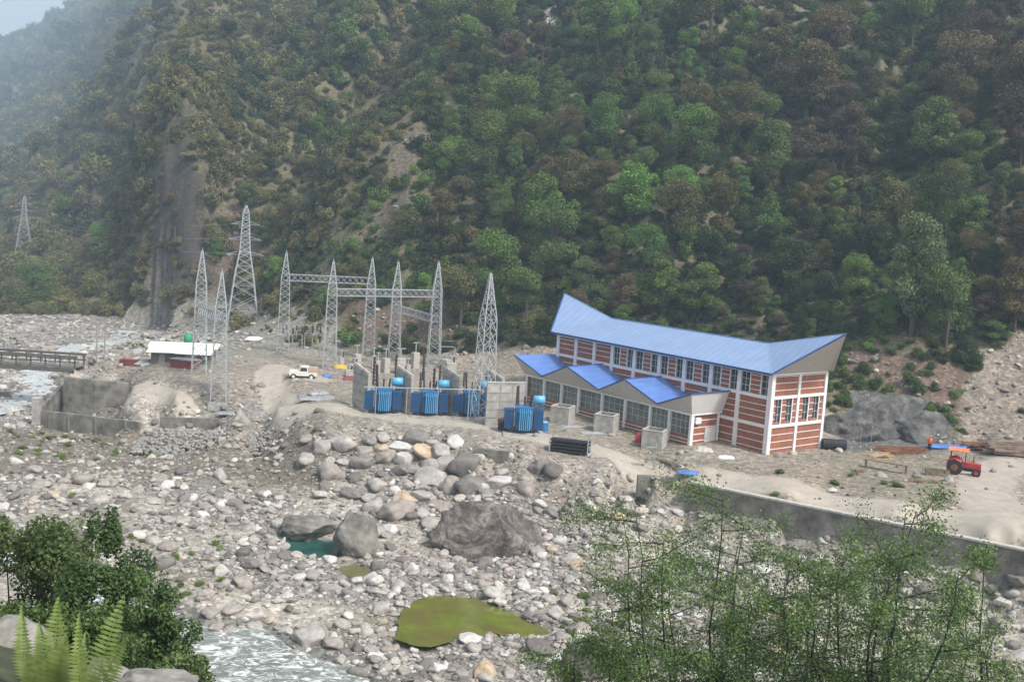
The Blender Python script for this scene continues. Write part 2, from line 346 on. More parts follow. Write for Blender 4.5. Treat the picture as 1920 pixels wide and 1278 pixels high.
# plants
def leafmat(name, dark, light, source, trans=.25):
    m, t, p = newmat(name); at = N(t, 'ShaderNodeAttribute', attribute_name='tone')
    c = mixc(t, at.outputs['Fac'], dark, light)
    if source == 'object':
        oi = N(t, 'ShaderNodeObjectInfo'); c = mixc(t, 1.0, c, oi.outputs['Color'], 'MULTIPLY')
    elif source == 'instancer':
        ai = N(t, 'ShaderNodeAttribute', attribute_name='tint', attribute_type='INSTANCER'); c = mixc(t, 1.0, c, ai.outputs['Color'], 'MULTIPLY')
    t.links.new(c, p.inputs['Base Color']); p.inputs['Roughness'].default_value = .75; p.inputs['Specular IOR Level'].default_value = .2
    tr = N(t, 'ShaderNodeBsdfTranslucent'); t.links.new(c, tr.inputs[0]); mx = N(t, 'ShaderNodeMixShader'); mx.inputs[0].default_value = trans
    t.links.new(p.outputs[0], mx.inputs[1]); t.links.new(tr.outputs[0], mx.inputs[2])
    t.links.new(mx.outputs[0], t.nodes['Material Output'].inputs[0]); return m
M['leaf_obj'] = leafmat('hill_foliage', (.45, .45, .45), (1.6, 1.6, 1.5), 'object')
M['leaf_inst'] = leafmat('undergrowth_foliage', (.45, .45, .45), (1.6, 1.6, 1.5), 'instancer')
M['leaf_near'] = leafmat('alder_leaves', (.065, .115, .035), (.18, .27, .09), None, .35)
M['leaf_bush'] = leafmat('bush_leaves', (.055, .09, .03), (.18, .23, .09), None, .3)
M['leaf_darkbush'] = leafmat('dark_bush_leaves', (.035, .07, .024), (.12, .18, .065), None, .25)
M['fern'] = leafmat('fern_fronds', (.17, .24, .06), (.30, .38, .13), None, .4)
M['bark'] = simple('bark', (.07, .055, .045), .9, var=.4, scale=6)
M['darkbark'] = simple('wet_bark', (.035, .03, .027), .9, var=.4, scale=6)
# built things
M['white'] = simple('white_paint', (.72, .72, .73), .6, var=.08, scale=1.5)
M['plaster'] = simple('beige_cladding', (.50, .47, .43), .7, var=.07, scale=1.2)
M['panel'] = simple('pale_grey_cladding', (.62, .60, .58), .6, var=.05, scale=1.2)
M['conc'] = simple('concrete', (.33, .315, .29), .9, var=.3, scale=1.6, bmp=.3)
M['conc_old'] = simple('stained_concrete', (.16, .15, .13), .9, var=.6, scale=.7, bmp=.4)
M['conc_cap'] = simple('concrete_cap', (.40, .38, .34), .9, var=.2, scale=2)
M['steel'] = simple('galvanised_steel', (.40, .42, .43), .5, .3, var=.2, scale=4)
M['steel_old'] = simple('dull_steel', (.30, .31, .31), .6, .3, var=.3, scale=4)
M['rust'] = simple('rusty_steel', (.21, .09, .045), .9, var=.4, scale=3)
M['blue_tank'] = simple('blue_enamel', (.035, .15, .33), .4, var=.15, scale=2)
M['blue_light'] = simple('light_blue_enamel', (.10, .36, .62), .35, var=.12, scale=2)
M['blue_dark'] = simple('dark_blue_enamel', (.02, .09, .22), .5, var=.2, scale=2)
M['black'] = simple('black_rubber', (.02, .02, .023), .6, var=.3)
M['insul'] = simple('brown_porcelain', (.045, .03, .028), .35, var=.3)
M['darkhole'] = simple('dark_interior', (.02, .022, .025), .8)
M['glass'] = simple('dark_window_glass', (.035, .045, .05), .12, var=.5, scale=.6)
M['glass_g'] = simple('green_window_glass', (.13, .155, .14), .2, var=.4, scale=.8)
M['frame'] = simple('window_frame', (.45, .46, .45), .6, var=.1)
M['tin'] = simple('white_tin', (.80, .81, .82), .5, var=.12, scale=1)
M['red'] = simple('red_paint', (.42, .03, .03), .5, var=.2)
M['brickred'] = simple('red_sheet', (.20, .05, .045), .8, var=.35, scale=1)
M['orange'] = simple('orange_canopy', (.85, .17, .05), .7, var=.12)
M['blue_tarp'] = simple('blue_tarp', (.08, .19, .50), .6, var=.4, scale=1)
M['wood'] = simple('grey_timber', (.20, .15, .11), .9, var=.4, scale=2)
M['jeep'] = simple('cream_paint', (.70, .68, .60), .4, var=.05)
M['tyre'] = simple('tyre_rubber', (.025, .025, .025), .9)
M['skin'] = simple('skin', (.30, .17, .11), .6)
M['trousers'] = simple('navy_cloth', (.03, .035, .06), .9)
M['green'] = simple('green_sheet', (.03, .30, .12), .6)
M['yellow'] = simple('yellow_paint', (.60, .38, .05), .6)
# brick
m, t, p = newmat('red_brick'); tc = N(t, 'ShaderNodeTexCoord')
sx = N(t, 'ShaderNodeSeparateXYZ'); t.links.new(tc.outputs['Object'], sx.inputs[0]); ad = N(t, 'ShaderNodeMath', operation='ADD')
t.links.new(sx.outputs[0], ad.inputs[0]); t.links.new(sx.outputs[1], ad.inputs[1]); cb = N(t, 'ShaderNodeCombineXYZ')
t.links.new(ad.outputs[0], cb.inputs[0]); t.links.new(sx.outputs[2], cb.inputs[1]); br = N(t, 'ShaderNodeTexBrick')
t.links.new(cb.outputs[0], br.inputs['Vector']); br.inputs['Scale'].default_value = 1; br.inputs['Brick Width'].default_value = .24; br.inputs['Row Height'].default_value = .085
br.inputs['Mortar Size'].default_value = .008; br.inputs['Color1'].default_value = (.35, .125, .065, 1); br.inputs['Color2'].default_value = (.25, .085, .05, 1); br.inputs['Mortar'].default_value = (.26, .14, .10, 1)
f = noise_fac(t, .8, 5, .6); c = mixc(t, 1.0, br.outputs['Color'], ramp(t, f, [(.3, (.8, .8, .8)), (.7, (1.15, 1.12, 1.1))]), 'MULTIPLY')
t.links.new(c, p.inputs['Base Color']); p.inputs['Roughness'].default_value = .9; M['brick'] = m
# ribbed blue roof: ribs run down the slope, sheet joints across
m, t, p = newmat('blue_roof_sheet'); tc = N(t, 'ShaderNodeTexCoord'); sx = N(t, 'ShaderNodeSeparateXYZ'); t.links.new(tc.outputs['Object'], sx.inputs[0])
def tri(t, sock, period, sharp):
    a = N(t, 'ShaderNodeMath', operation='PINGPONG'); a.inputs[1].default_value = period / 2; t.links.new(sock, a.inputs[0])
    b = N(t, 'ShaderNodeMath', operation='LESS_THAN'); t.links.new(a.outputs[0], b.inputs[0]); b.inputs[1].default_value = sharp; return b.outputs[0]
rib = tri(t, sx.outputs[0], .5, .05); joint = tri(t, sx.outputs[0], 1.0, .035); f = noise_fac(t, .5, 5, .6)
c = ramp(t, f, [(.3, (.21, .30, .47)), (.7, (.245, .34, .52))]); c = mixc(t, joint, c, (.14, .23, .44))
t.links.new(c, p.inputs['Base Color']); p.inputs['Roughness'].default_value = .27; bump(t, p, rib, .5, .04); M['roof'] = m
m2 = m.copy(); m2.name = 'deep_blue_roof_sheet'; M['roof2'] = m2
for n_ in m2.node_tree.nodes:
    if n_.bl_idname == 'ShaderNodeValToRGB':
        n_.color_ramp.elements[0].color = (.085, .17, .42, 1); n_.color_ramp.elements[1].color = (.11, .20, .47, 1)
M['roof_trim'] = simple('dark_blue_trim', (.03, .075, .22), .5)
# water
def watermat(name, col, rough, foam=0):
    m, t, p = newmat(name); f = noise_fac(t, 1.3, 5, .6); f2 = noise_fac(t, .35, 3, .5)
    c = mixc(t, 1.0, ramp(t, f2, [(.3, tuple(k * .75 for k in col)), (.7, tuple(k * 1.25 for k in col))]), ramp(t, f, [(.3, (.8, .8, .8)), (.7, (1.15, 1.15, 1.1))]), 'MULTIPLY')
    if foam:
        w = N(t, 'ShaderNodeTexNoise'); w.inputs['Scale'].default_value = 1.1; w.inputs['Detail'].default_value = 10; w.inputs['Roughness'].default_value = .78; w.inputs['Distortion'].default_value = 1.5
        tc = N(t, 'ShaderNodeTexCoord'); mp = N(t, 'ShaderNodeMapping'); mp.inputs['Scale'].default_value = (.7, 1.2, 1); mp.inputs['Rotation'].default_value = (0, 0, .5)
        t.links.new(tc.outputs['Object'], mp.inputs[0]); t.links.new(mp.outputs[0], w.inputs['Vector'])
        fm = ramp(t, w.outputs['Fac'], [(foam - .05, (0, 0, 0)), (foam + .08, (1, 1, 1))]); c = mixc(t, fm, c, (.78, .80, .80))
    t.links.new(c, p.inputs['Base Color']); p.inputs['Roughness'].default_value = rough; p.inputs['Specular IOR Level'].default_value = .5
    bump(t, p, f, .25 if not foam else .8, .05 if not foam else .2); return m
M['green_water'] = watermat('algae_water', (.11, .135, .02), .06)
t = M['green_water'].node_tree; p = t.nodes['Principled BSDF']; src = p.inputs['Base Color'].links[0].from_socket
f3 = noise_fac(t, .45, 6, .65); t.links.new(mixc(t, ramp(t, f3, [(.42, (0, 0, 0)), (.62, (.8, .8, .8))]), src, (.13, .10, .035)), p.inputs['Base Color'])
M['turq_water'] = watermat('turquoise_water', (.022, .085, .07), .15)
M['small_water'] = watermat('shallow_water', (.12, .12, .045), .2)
M['rapid'] = watermat('white_water', (.15, .17, .15), .25, .53)
M['stream'] = watermat('grey_stream', (.40, .42, .42), .35, .55)

# ------------------------------------------------------------------ object helpers
def tag(o, label=None, cat=None, group=None, kind=None):
    if label: o['label'] = label
    if cat: o['category'] = cat
    if group: o['group'] = group
    if kind: o['kind'] = kind
    return o
def empty(name, loc, rz=0.0, label=None, cat=None, group=None):
    o = bpy.data.objects.new(name, None); COL.objects.link(o); o.empty_display_size = .3
    o.location = [float(k) for k in loc]; o.rotation_euler = (0, 0, rz); return tag(o, label, cat, group)
def npmesh(name, V, Q, mats=(), smooth=False, tone=None):
    me = bpy.data.meshes.new(name); V = np.asarray(V, np.float32); Q = np.asarray(Q, np.int32); k = Q.shape[1]
    me.vertices.add(len(V)); me.vertices.foreach_set('co', V.ravel()); me.loops.add(Q.size); me.polygons.add(len(Q))
    me.loops.foreach_set('vertex_index', Q.ravel()); me.polygons.foreach_set('loop_start', np.arange(0, Q.size, k, dtype=np.int32))
    try: me.polygons.foreach_set('loop_total', np.full(len(Q), k, np.int32))
    except Exception: pass
    if tone is not None:
        a = me.attributes.new('tone', 'FLOAT', 'FACE'); a.data.foreach_set('value', np.asarray(tone, np.float32))
    me.update(calc_edges=True); me.validate()
    if smooth: me.polygons.foreach_set('use_smooth', np.ones(len(me.polygons), bool))
    for m_ in mats: me.materials.append(m_)
    return me
def link(name, me, parent=None, loc=None, rz=None):
    o = bpy.data.objects.new(name, me); COL.objects.link(o)
    if parent is not None: o.parent = parent
    if loc is not None: o.location = [float(k) for k in loc]
    if rz is not None: o.rotation_euler = (0, 0, rz)
    return o
class MB:
    def __init__(s): s.v = []; s.f = []
    def add(s, vs, fs):
        n = len(s.v); s.v += [tuple(float(c) for c in p) for p in vs]; s.f += [tuple(i + n for i in f) for f in fs]; return s
    def box(s, x0, x1, y0, y1, z0, z1):
        return s.add([(x0,y0,z0),(x1,y0,z0),(x1,y1,z0),(x0,y1,z0),(x0,y0,z1),(x1,y0,z1),(x1,y1,z1),(x0,y1,z1)],
                     [(0,3,2,1),(4,5,6,7),(0,1,5,4),(1,2,6,5),(2,3,7,6),(3,0,4,7)])
    def bar(s, a, b, w, w2=None):
        a = Vector(a); b = Vector(b); d = (b - a)
        if d.length < 1e-6: return s
        d.normalize(); up = Vector((0, 0, 1)) if abs(d.z) < .95 else Vector((1, 0, 0)); x = d.cross(up).normalized(); y = d.cross(x)
        w2 = w if w2 is None else w2; vs = []
        for p, q in ((a, w), (b, w2)):
            for sx_, sy_ in ((-1,-1),(1,-1),(1,1),(-1,1)): vs.append(p + x * sx_ * q / 2 + y * sy_ * q / 2)
        return s.add(vs, [(0,3,2,1),(4,5,6,7),(0,1,5,4),(1,2,6,5),(2,3,7,6),(3,0,4,7)])
    def tube(s, pts, rad, n=8, cap=True):
        rad = rad if hasattr(rad, '__len__') else [rad] * len(pts); pts = [Vector(p) for p in pts]; vs = []; fs = []
        for i, p in enumerate(pts):
            d = (pts[min(i + 1, len(pts) - 1)] - pts[max(i - 1, 0)]).normalized(); up = Vector((0, 0, 1)) if abs(d.z) < .9 else Vector((1, 0, 0))
            x = d.cross(up).normalized(); y = d.cross(x)
            for k in range(n):
                a = 2 * math.pi * k / n; vs.append(p + x * math.cos(a) * rad[i] + y * math.sin(a) * rad[i])
        for i in range(len(pts) - 1):
            for k in range(n): fs.append((i*n+k, i*n+(k+1)%n, (i+1)*n+(k+1)%n, (i+1)*n+k))
        if cap: fs += [tuple(range(n))[::-1], tuple(range((len(pts)-1)*n, len(pts)*n))]
        return s.add(vs, fs)
    def slab(s, pts, th=.08):                               # polygon thickened downwards along its normal
        P = [Vector(p) for p in pts]; nrm = (P[1] - P[0]).cross(P[-1] - P[0]).normalized(); n = len(P)
        if nrm.z > 0 or abs(nrm.z) < 1e-6: nrm = -nrm if nrm.z > 0 else nrm
        vs = P + [p + nrm * th for p in P]
        return s.add(vs, [tuple(range(n)), tuple(range(2*n-1, n-1, -1))] + [(i, (i+1)%n, n+(i+1)%n, n+i) for i in range(n)])
    def mesh(s, name, mat, smooth=False):
        me = bpy.data.meshes.new(name); me.from_pydata(s.v, [], s.f); me.validate(); me.materials.append(mat)
        import bmesh
        b = bmesh.new(); b.from_mesh(me); bmesh.ops.recalc_face_normals(b, faces=b.faces); b.to_mesh(me); b.free()
        if smooth: me.polygons.foreach_set('use_smooth', np.ones(len(me.polygons), bool))
        return me
    def build(s, name, mat, parent=None, smooth=False): return link(name, s.mesh(name, mat, smooth), parent)
def copy_tree(o, parent=None):
    c = o.copy(); COL.objects.link(c); c.parent = parent
    for ch in list(o.children): copy_tree(ch, c)
    return c

# ------------------------------------------------------------------ ground, road, slope
fc_m = mount[TQ].mean(1); fc_r = road[TQ].mean(1); fy = TV[TQ[:, 0], 1]
cls = np.where(fc_m > .5, 2, np.where(fc_r > .5, 1, 0))
def terrain_part(name, c, mat):
    sel = TQ[cls == c]; used, inv = np.unique(sel.ravel(), return_inverse=True)
    me = npmesh(name, TV[used], inv.reshape(-1, 4), [mat], smooth=True)
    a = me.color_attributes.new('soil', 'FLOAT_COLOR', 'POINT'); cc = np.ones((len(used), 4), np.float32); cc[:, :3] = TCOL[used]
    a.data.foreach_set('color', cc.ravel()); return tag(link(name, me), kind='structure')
terrain_part('ground', 0, M['soil']); terrain_part('dirt_road', 1, M['road']); terrain_part('mountain_slope', 2, M['soil'])
bvh = BVHTree.FromPolygons([tuple(map(float, v)) for v in TV], [tuple(map(int, q)) for q in TQ])
def hit(u, v):
    d = Vector(ray(u, v)).normalized(); p, n, i, dd = bvh.ray_cast(Vector(CAMP), d, 3000)
    return np.array(p) if p is not None else aty(u, v, 300)
def gz(x, y):
    p, n, i, dd = bvh.ray_cast(Vector((x, y, 900)), Vector((0, 0, -1)), 2000)
    return p.z if p is not None else 0.0

# water surfaces
def water(name, poly, z, mat):
    P = np.asarray(poly); c = P.mean(0); P2 = c + (P - c) * 1.03
    n = len(P2); V = [(c[0], c[1], z)] + [(p[0], p[1], z) for p in P2]
    me = bpy.data.meshes.new(name); me.from_pydata(V, [], [(0, 1 + i, 1 + (i + 1) % n) for i in range(n)]); me.materials.append(mat)
    return tag(link(name, me), kind='structure')
water('green_pool', GREEN, ZW['green'], M['green_water']); water('turquoise_pool', TURQ, ZW['turq'], M['turq_water']); water('shallow_puddle', SMALL, ZW['small'], M['small_water'])
me = bpy.data.meshes.new('river'); P = [(float(p[0]), float(p[1]), -7.12) for p in RAPID]; me.from_pydata(P, [], [tuple(range(len(P)))]); me.materials.append(M['rapid']); tag(link('river', me), kind='structure')
vs = []; L = [np.array(p) for p in FARW]
for i, p in enumerate(L):
    d = L[min(i+1, len(L)-1)] - L[max(i-1, 0)]; d = d / np.linalg.norm(d); nn = np.array([-d[1], d[0]]) * 4.2
    vs += [(*(p + nn), -6.62), (*(p - nn), -6.62)]
me = bpy.data.meshes.new('stream'); me.from_pydata([tuple(map(float, q)) for q in vs], [], [(2*i, 2*i+1, 2*i+3, 2*i+2) for i in range(len(L)-1)]); me.materials.append(M['stream']); tag(link('stream', me), kind='structure')

# ------------------------------------------------------------------ powerhouse; local x = -a (a runs along the long front, to the far end), y = b, z
YAW = 0.8957; BC = (26.8011, 104.9454, 0.0)
ph = empty('powerhouse', BC, -YAW, 'long red brick powerhouse with white columns and upswept blue metal roof', 'building')
def bx(mb, a0, a1, b0, b1, z0, z1): return mb.box(-a1, -a0, b0, b1, z0, z1)
def L3(a, b, z): return (-a, b, z)
LEN, WID, H1, HB2, HB3 = 33.5, 9.34, 8.25, 2.87, 5.86
COLS_A = [0, 4.2, 8.1, 11.97, 15.8, 19.8, 23.55, 26.7, 30.05, 33.45]
body = MB(); brick = MB(); band = MB()
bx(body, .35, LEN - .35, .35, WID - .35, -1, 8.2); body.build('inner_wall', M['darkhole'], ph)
def wallpiece(a0, a1, z0, z1, side):                         # one brick panel with its white courses
    if side == 'front': bx(brick, a0, a1, .1, .33, z0, z1)
    elif side == 'gable': brick.box(-.33, -.1, a0, a1, z0, z1)
    elif side == 'far': brick.box(-LEN + .1, -LEN + .33, a0, a1, z0, z1)
    else: bx(brick, a0, a1, WID - .33, WID - .1, z0, z1)
def courses(a0, a1, zs, side):
    for zc in zs:
        if side == 'front': bx(band, a0, a1, .06, .12, zc - .035, zc + .035)
        elif side == 'gable': band.box(-.12, -.06, a0, a1, zc - .035, zc + .035)
def window(name, c0, c1, z0, z1, side, cols, rows, glass, dep=.2, label=None):
    fr = MB(); th = .05
    def put(mb, u0, u1, w0, w1, d0, d1):
        if side == 'front': bx(mb, u0, u1, d0, d1, w0, w1)
        elif side == 'annex': bx(mb, u0, u1, d0 - 4.72, d1 - 4.72, w0, w1)
        elif side == 'gable': mb.box(-d1, -d0, u0, u1, w0, w1)
    for k in range(cols + 1):
        u = c0 + (c1 - c0) * k / cols; put(fr, max(c0, u - th / 2), min(c1, u + th / 2), z0, z1, dep - .06, dep)
    for k in range(rows + 1):
        w = z0 + (z1 - z0) * k / rows; put(fr, c0, c1, max(z0, w - th / 2), min(z1, w + th / 2), dep - .055, dep - .003)
    f = fr.build('window', M['frame'], ph); g = MB(); put(g, c0 + .01, c1 - .01, z0 + .01, z1 - .01, dep, dep + .04); g.build('pane', glass, f)
for i in range(9):
    a0, a1 = COLS_A[i] + .2, COLS_A[i + 1] - .2; w = a1 - a0
    if i >= 6 or i == -1:
        wallpiece(a0, a1, HB3 + .2, H1, 'front'); courses(a0, a1, (HB3 + .85, HB3 + 1.45, HB3 + 2.0), 'front')
    else:
        e = w * .30
        window('window', a0, a0 + e, HB3 + .2, H1 - .1, 'front', 2, 3, M['glass']); window('window', a1 - e, a1, HB3 + .2, H1 - .1, 'front', 2, 3, M['glass'])
        wallpiece(a0 + e, a1 - e, HB3 + .2, H1, 'front'); courses(a0 + e, a1 - e, (HB3 + .6, HB3 + 1.1, HB3 + 1.6, HB3 + 2.1), 'front')
        bx(band, a0 + e, a0 + e + .12, .05, .13, HB3 + .2, H1); bx(band, a1 - e - .12, a1 - e, .05, .13, HB3 + .2, H1)
    wallpiece(a0, a1, HB2 + .15, HB3 - .15, 'front'); courses(a0, a1, (HB2 + .85, HB2 + 1.5, HB2 + 2.15), 'front')
    wallpiece(a0, a1, -.8, HB2 - .15, 'front'); courses(a0, a1, (.45, 1.2, 1.95), 'front')
for j, (b0, b1) in enumerate(((.2, 4.5), (4.85, 9.15))):
    wallpiece(b0, b1, HB3 + .15, H1, 'gable'); courses(b0, b1, (HB3 + .75, HB3 + 1.5, HB3 + 2.2), 'gable')
    wallpiece(b0, b1, -.8, HB2 - .15, 'gable'); courses(b0, b1, (.45, 1.2, 1.95), 'gable')
    w = b1 - b0; cuts = [0, .2, .42, .62, .84, 1]
    for k in range(5):
        c0, c1 = b0 + w * cuts[k], b0 + w * cuts[k + 1]
        if k in (1, 3): window('window', c0, c1, HB2 + .35, HB3 - .15, 'gable', 2, 3, M['glass'])
        else: wallpiece(c0, c1, HB2 + .15, HB3 - .15, 'gable'); courses(c0, c1, (HB2 + .75, HB2 + 1.45, HB2 + 2.15), 'gable')
        if k in (1, 3): brick.box(-.33, -.1, c0, c1, HB2 + .15, HB2 + .35); band.box(-.09, -.04, c1 - .07, c1 + .07, HB2 + .15, HB3 - .15)
    wallpiece(b0, b1, -.8, H1, 'far')
wallpiece(.2, LEN - .2, -.8, H1, 'back')
# annex walls
AD = 4.72; AC = [6.3, 9.35, 12.2, 16.1, 19.85, 23.85, 26.95, 30.2, 33.55]; HA = 3.35; SILL = 1.0
bx(brick, 6.4, 33.5, -AD + .12, -AD + .35, -.8, SILL); 
for zc in (.25, .62): bx(band, 6.4, 33.5, -AD + .08, -AD + .14, zc - .04, zc + .04)
brick.box(-6.65, -6.42, -AD + .1, -.02, -.8, HA)
for zc in (.45, 1.15, 1.85, 2.6): band.box(-6.44, -6.38, -AD + .1, -.02, zc - .05, zc + .05)
brick.box(-33.5, -33.3, -AD + .1, -.02, -.8, HA)
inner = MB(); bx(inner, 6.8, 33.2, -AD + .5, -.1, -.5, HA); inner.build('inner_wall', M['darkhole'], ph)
for i in range(8): window('window', AC[i] + .14, AC[i + 1] - .14, SILL, HA - .12, 'annex', 4, 3, M['glass_g'], .28)
brick.build('brick_wall', M['brick'], ph); band.build('white_course', M['white'], ph)
for a in COLS_A:
    c = MB(); w = .24 if a else .28; bx(c, a - w + (.1 if a == 0 else 0) , a + w, -.06, .4, -.9, H1 + .1); c.build('column', M['white'], ph)
for b, w in ((.0, .3), (4.68, .2), (WID, .22)):
    c = MB(); c.box(-.4, .065, max(b - w, -.075) if b == 0 else b - w, b + w, -.9, H1 + .05); c.build('column', M['white'], ph)
for a in (LEN,):
    c = MB(); c.box(-a - .06, -a + .3, WID - .3, WID + .05, -.9, H1); c.build('column', M['white'], ph)
for zc in (HB2, HB3):
    c = MB(); bx(c, .1, LEN - .1, -.02, .36, zc - .17, zc + .17); c.build('floor_beam', M['white'], ph)
    c = MB(); c.box(-.36, .03, .1, WID - .1, zc - .16, zc + .16); c.build('floor_beam', M['white'], ph)
c = MB(); bx(c, .1, LEN - .1, -.03, .36, H1 - .08, H1 + .18); c.box(-.36, .035, .1, WID - .1, H1 - .07, H1 + .16); c.build('roof_beam', M['white'], ph)
for a in AC:
    c = MB(); bx(c, a - .15, a + .15, -AD - .04, -AD + .4, -.9, HA + .02); c.build('column', M['white'], ph)
c = MB(); c.box(-6.6, -6.3, -.42, -.1, -.9, HA + .05); c.build('column', M['white'], ph)
c = MB(); bx(c, 6.1, 33.8, -AD - .09, -AD + .41, HA - .12, HA + .14); c.box(-6.62, -6.1, -AD + .41, 0, HA - .11, HA + .13); c.build('roof_beam', M['white'], ph)
d = MB(); d.box(-6.4, -6.33, -2.25, -.6, -.4, 1.75); dd = d.build('door', M['panel'], ph)
k = MB(); k.box(-6.33, -6.29, -2.1, -2.02, .6, .72); k.build('handle', M['steel_old'], dd)
k = MB(); k.box(-6.4, -6.05, -4.1, -3.3, 2.35, 2.95); k.build('air_conditioner', M['tin'], ph)
# annex folded roof
PK = [(34.75, 33.9), (24.75, 25.0), (15.15, 15.3), (5.3, 5.3)]; VL = [(30.2, 31.2), (20.1, 21.3), (10.9, 11.3)]
P = [(L3(a, -6.05, 5.75), L3(ab, .0, 5.78)) for a, ab in PK]; Vv = [(L3(a, -5.1, 3.72), L3(ab, .0, 4.5)) for a, ab in VL]
for i in range(3):
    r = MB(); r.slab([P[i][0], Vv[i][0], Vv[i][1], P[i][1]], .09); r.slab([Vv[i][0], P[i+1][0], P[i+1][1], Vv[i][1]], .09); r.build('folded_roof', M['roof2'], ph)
    tr_ = MB(); tr_.bar(P[i][0], Vv[i][0], .12); tr_.bar(Vv[i][0], P[i+1][0], .12); tr_.bar(P[i+1][0], P[i+1][1], .14); tr_.build('roof_trim', M['roof_trim'], ph)
lo = [L3(33.9, -AD - .12, HA + .1)] + [L3(a, -AD - .2, HA + .1) for a, _ in VL] + [L3(6.1, -AD - .12, HA + .1)]
def drop(p, d): return (p[0], p[1], p[2] - d)
for i in range(4):
    f_ = MB(); pts = [lo[i], lo[i + 1]]
    if i < 3: pts.append(drop(Vv[i][0], .1))
    pts.append(drop(P[i][0], .1))
    if i > 0: pts.append(drop(Vv[i-1][0], .1))
    n = len(pts); inn = [(p[0], p[1] + .1, p[2]) for p in pts]
    f_.add(pts + inn, [tuple(range(n)), tuple(range(2*n-1, n-1, -1))] + [(j, (j+1)%n, n+(j+1)%n, n+j) for j in range(n)]); f_.build('soffit', M['plaster'], ph)
f_ = MB(); pts = [L3(6.08, -AD - .12, HA + .1), L3(6.08, 0, HA + .1), drop(P[3][1], .08), drop(P[3][0], .08)]
f_.add(pts + [(p[0] - .12, p[1], p[2]) for p in pts], [(0,1,2,3), (7,6,5,4), (0,4,5,1), (1,5,6,2), (2,6,7,3), (3,7,4,0)]); f_.build('end_fascia', M['panel'], ph)
# main roof: ridge dips between two upswept gables
Ez = 8.5; E0, E1, F0, F1 = L3(-.35, -.65, Ez), L3(34.3, -.65, Ez + .12), L3(-.35, WID + .65, Ez), L3(34.3, WID + .65, Ez + .12)
R0, R1, A0, A1 = L3(4.5, 4.67, 10.9), L3(28.9, 4.67, 10.9), L3(-4.95, 4.67, 13.1), L3(38.2, 4.67, 13.2)
r = MB(); r.slab([E0, R0, R1, E1], .1).slab([F1, R1, R0, F0], .1); rf = r.build('roof', M['roof'], ph)
r = MB(); r.slab([E0, A0, R0], .1).slab([R0, A0, F0], .1); r.build('roof_wing', M['roof'], ph)
r = MB(); r.slab([E1, R1, A1], .1).slab([A1, R1, F1], .1); r.build('roof_wing', M['roof'], ph)
tr_ = MB(); tr_.bar(drop(E0, .06), drop(E1, .06), .2); tr_.bar(drop(F0, .06), drop(F1, .06), .2)
for p, q in ((E0, A0), (F0, A0), (E1, A1), (F1, A1)): tr_.bar(drop(p, .05), drop(q, .05), .16)
tr_.build('roof_trim', M['roof_trim'], ph)
rd = MB(); rd.bar(R0, R1, .16); rd.bar(R0, A0, .1); rd.bar(R1, A1, .1); rd.bar(E0, R0, .07); rd.build('ridge_cap', M['roof'], ph)
for s_, ap in ((0, A0), (1, A1)):
    xx = .05 if s_ == 0 else -LEN - .05; g = MB(); q0, q1, q2 = (xx, -.5, H1 + .12), (xx, WID + .5, H1 + .12), drop(ap, .22)
    sg = -.14 if s_ == 0 else .14
    g.add([q0, q1, q2] + [(k[0] + sg, k[1], k[2]) for k in (q0, q1, q2)], [(0,1,2), (5,4,3), (0,3,4,1), (1,4,5,2), (2,5,3,0)])
    # soffit closing between fascia and eaves
    g.slab([(xx, -.5, H1 + .125), drop((E0 if s_ == 0 else E1), .14), drop(ap, .2)], .03).slab([(xx, WID + .5, H1 + .125), drop((F0 if s_ == 0 else F1), .14), drop(ap, .2)], .03)
    g.build('gable_fascia', M['plaster'], ph)
so_ = MB(); bx(so_, 0, LEN, -.55, -.08, H1 + .1, H1 + .16); bx(so_, 0, LEN, WID + .08, WID + .55, H1 + .1, H1 + .16); so_.build('eave_soffit', M['plaster'], ph)
dp = MB(); dp.tube([(.12, -.12, -.3), (.12, -.12, 8.2)], .07, 8); dp.build('downpipe', M['panel'], ph)
# ------------------------------------------------------------------ lattice towers
def lattice(parent, segs, legw, bw, panel, name='leg', offs=(0, 0, 0)):
    """segs: list of (z, half width); four legs as parts, one bracing part"""
    ox, oy, oz = offs
    for sx_, sy_ in ((-1,-1),(1,-1),(1,1),(-1,1)):
        m = MB()
        for (z0, w0), (z1, w1) in zip(segs, segs[1:]): m.bar((ox+sx_*w0, oy+sy_*w0, oz+z0), (ox+sx_*w1, oy+sy_*w1, oz+z1), legw)
        m.build('leg', M['steel'], parent)
    zs = [segs[0][0]]; zz = np.array([s[0] for s in segs]); ww = np.array([s[1] for s in segs])
    while zs[-1] < segs[-1][0] - .3:
        w = float(np.interp(zs[-1], zz, ww)); zs.append(min(segs[-1][0], zs[-1] + max(.45, panel * 2 * w)))
    m = MB(); cs = ((-1,-1),(1,-1),(1,1),(-1,1))
    for i in range(len(zs) - 1):
        z0, z1 = zs[i], zs[i+1]; w0, w1 = float(np.interp(z0, zz, ww)), float(np.interp(z1, zz, ww))
        for k in range(4):
            a, b = cs[k], cs[(k + 1) % 4]
            m.bar((ox+a[0]*w0, oy+a[1]*w0, oz+z0), (ox+b[0]*w1, oy+b[1]*w1, oz+z1), bw)
            m.bar((ox+b[0]*w0, oy+b[1]*w0, oz+z0), (ox+a[0]*w1, oy+a[1]*w1, oz+z1), bw)
            if i % 2: m.bar((ox+a[0]*w0, oy+a[1]*w0, oz+z0), (ox+b[0]*w0, oy+b[1]*w0, oz+z0), bw)
    m.build('bracing', M['steel'], parent)
GYAW = math.radians(13)
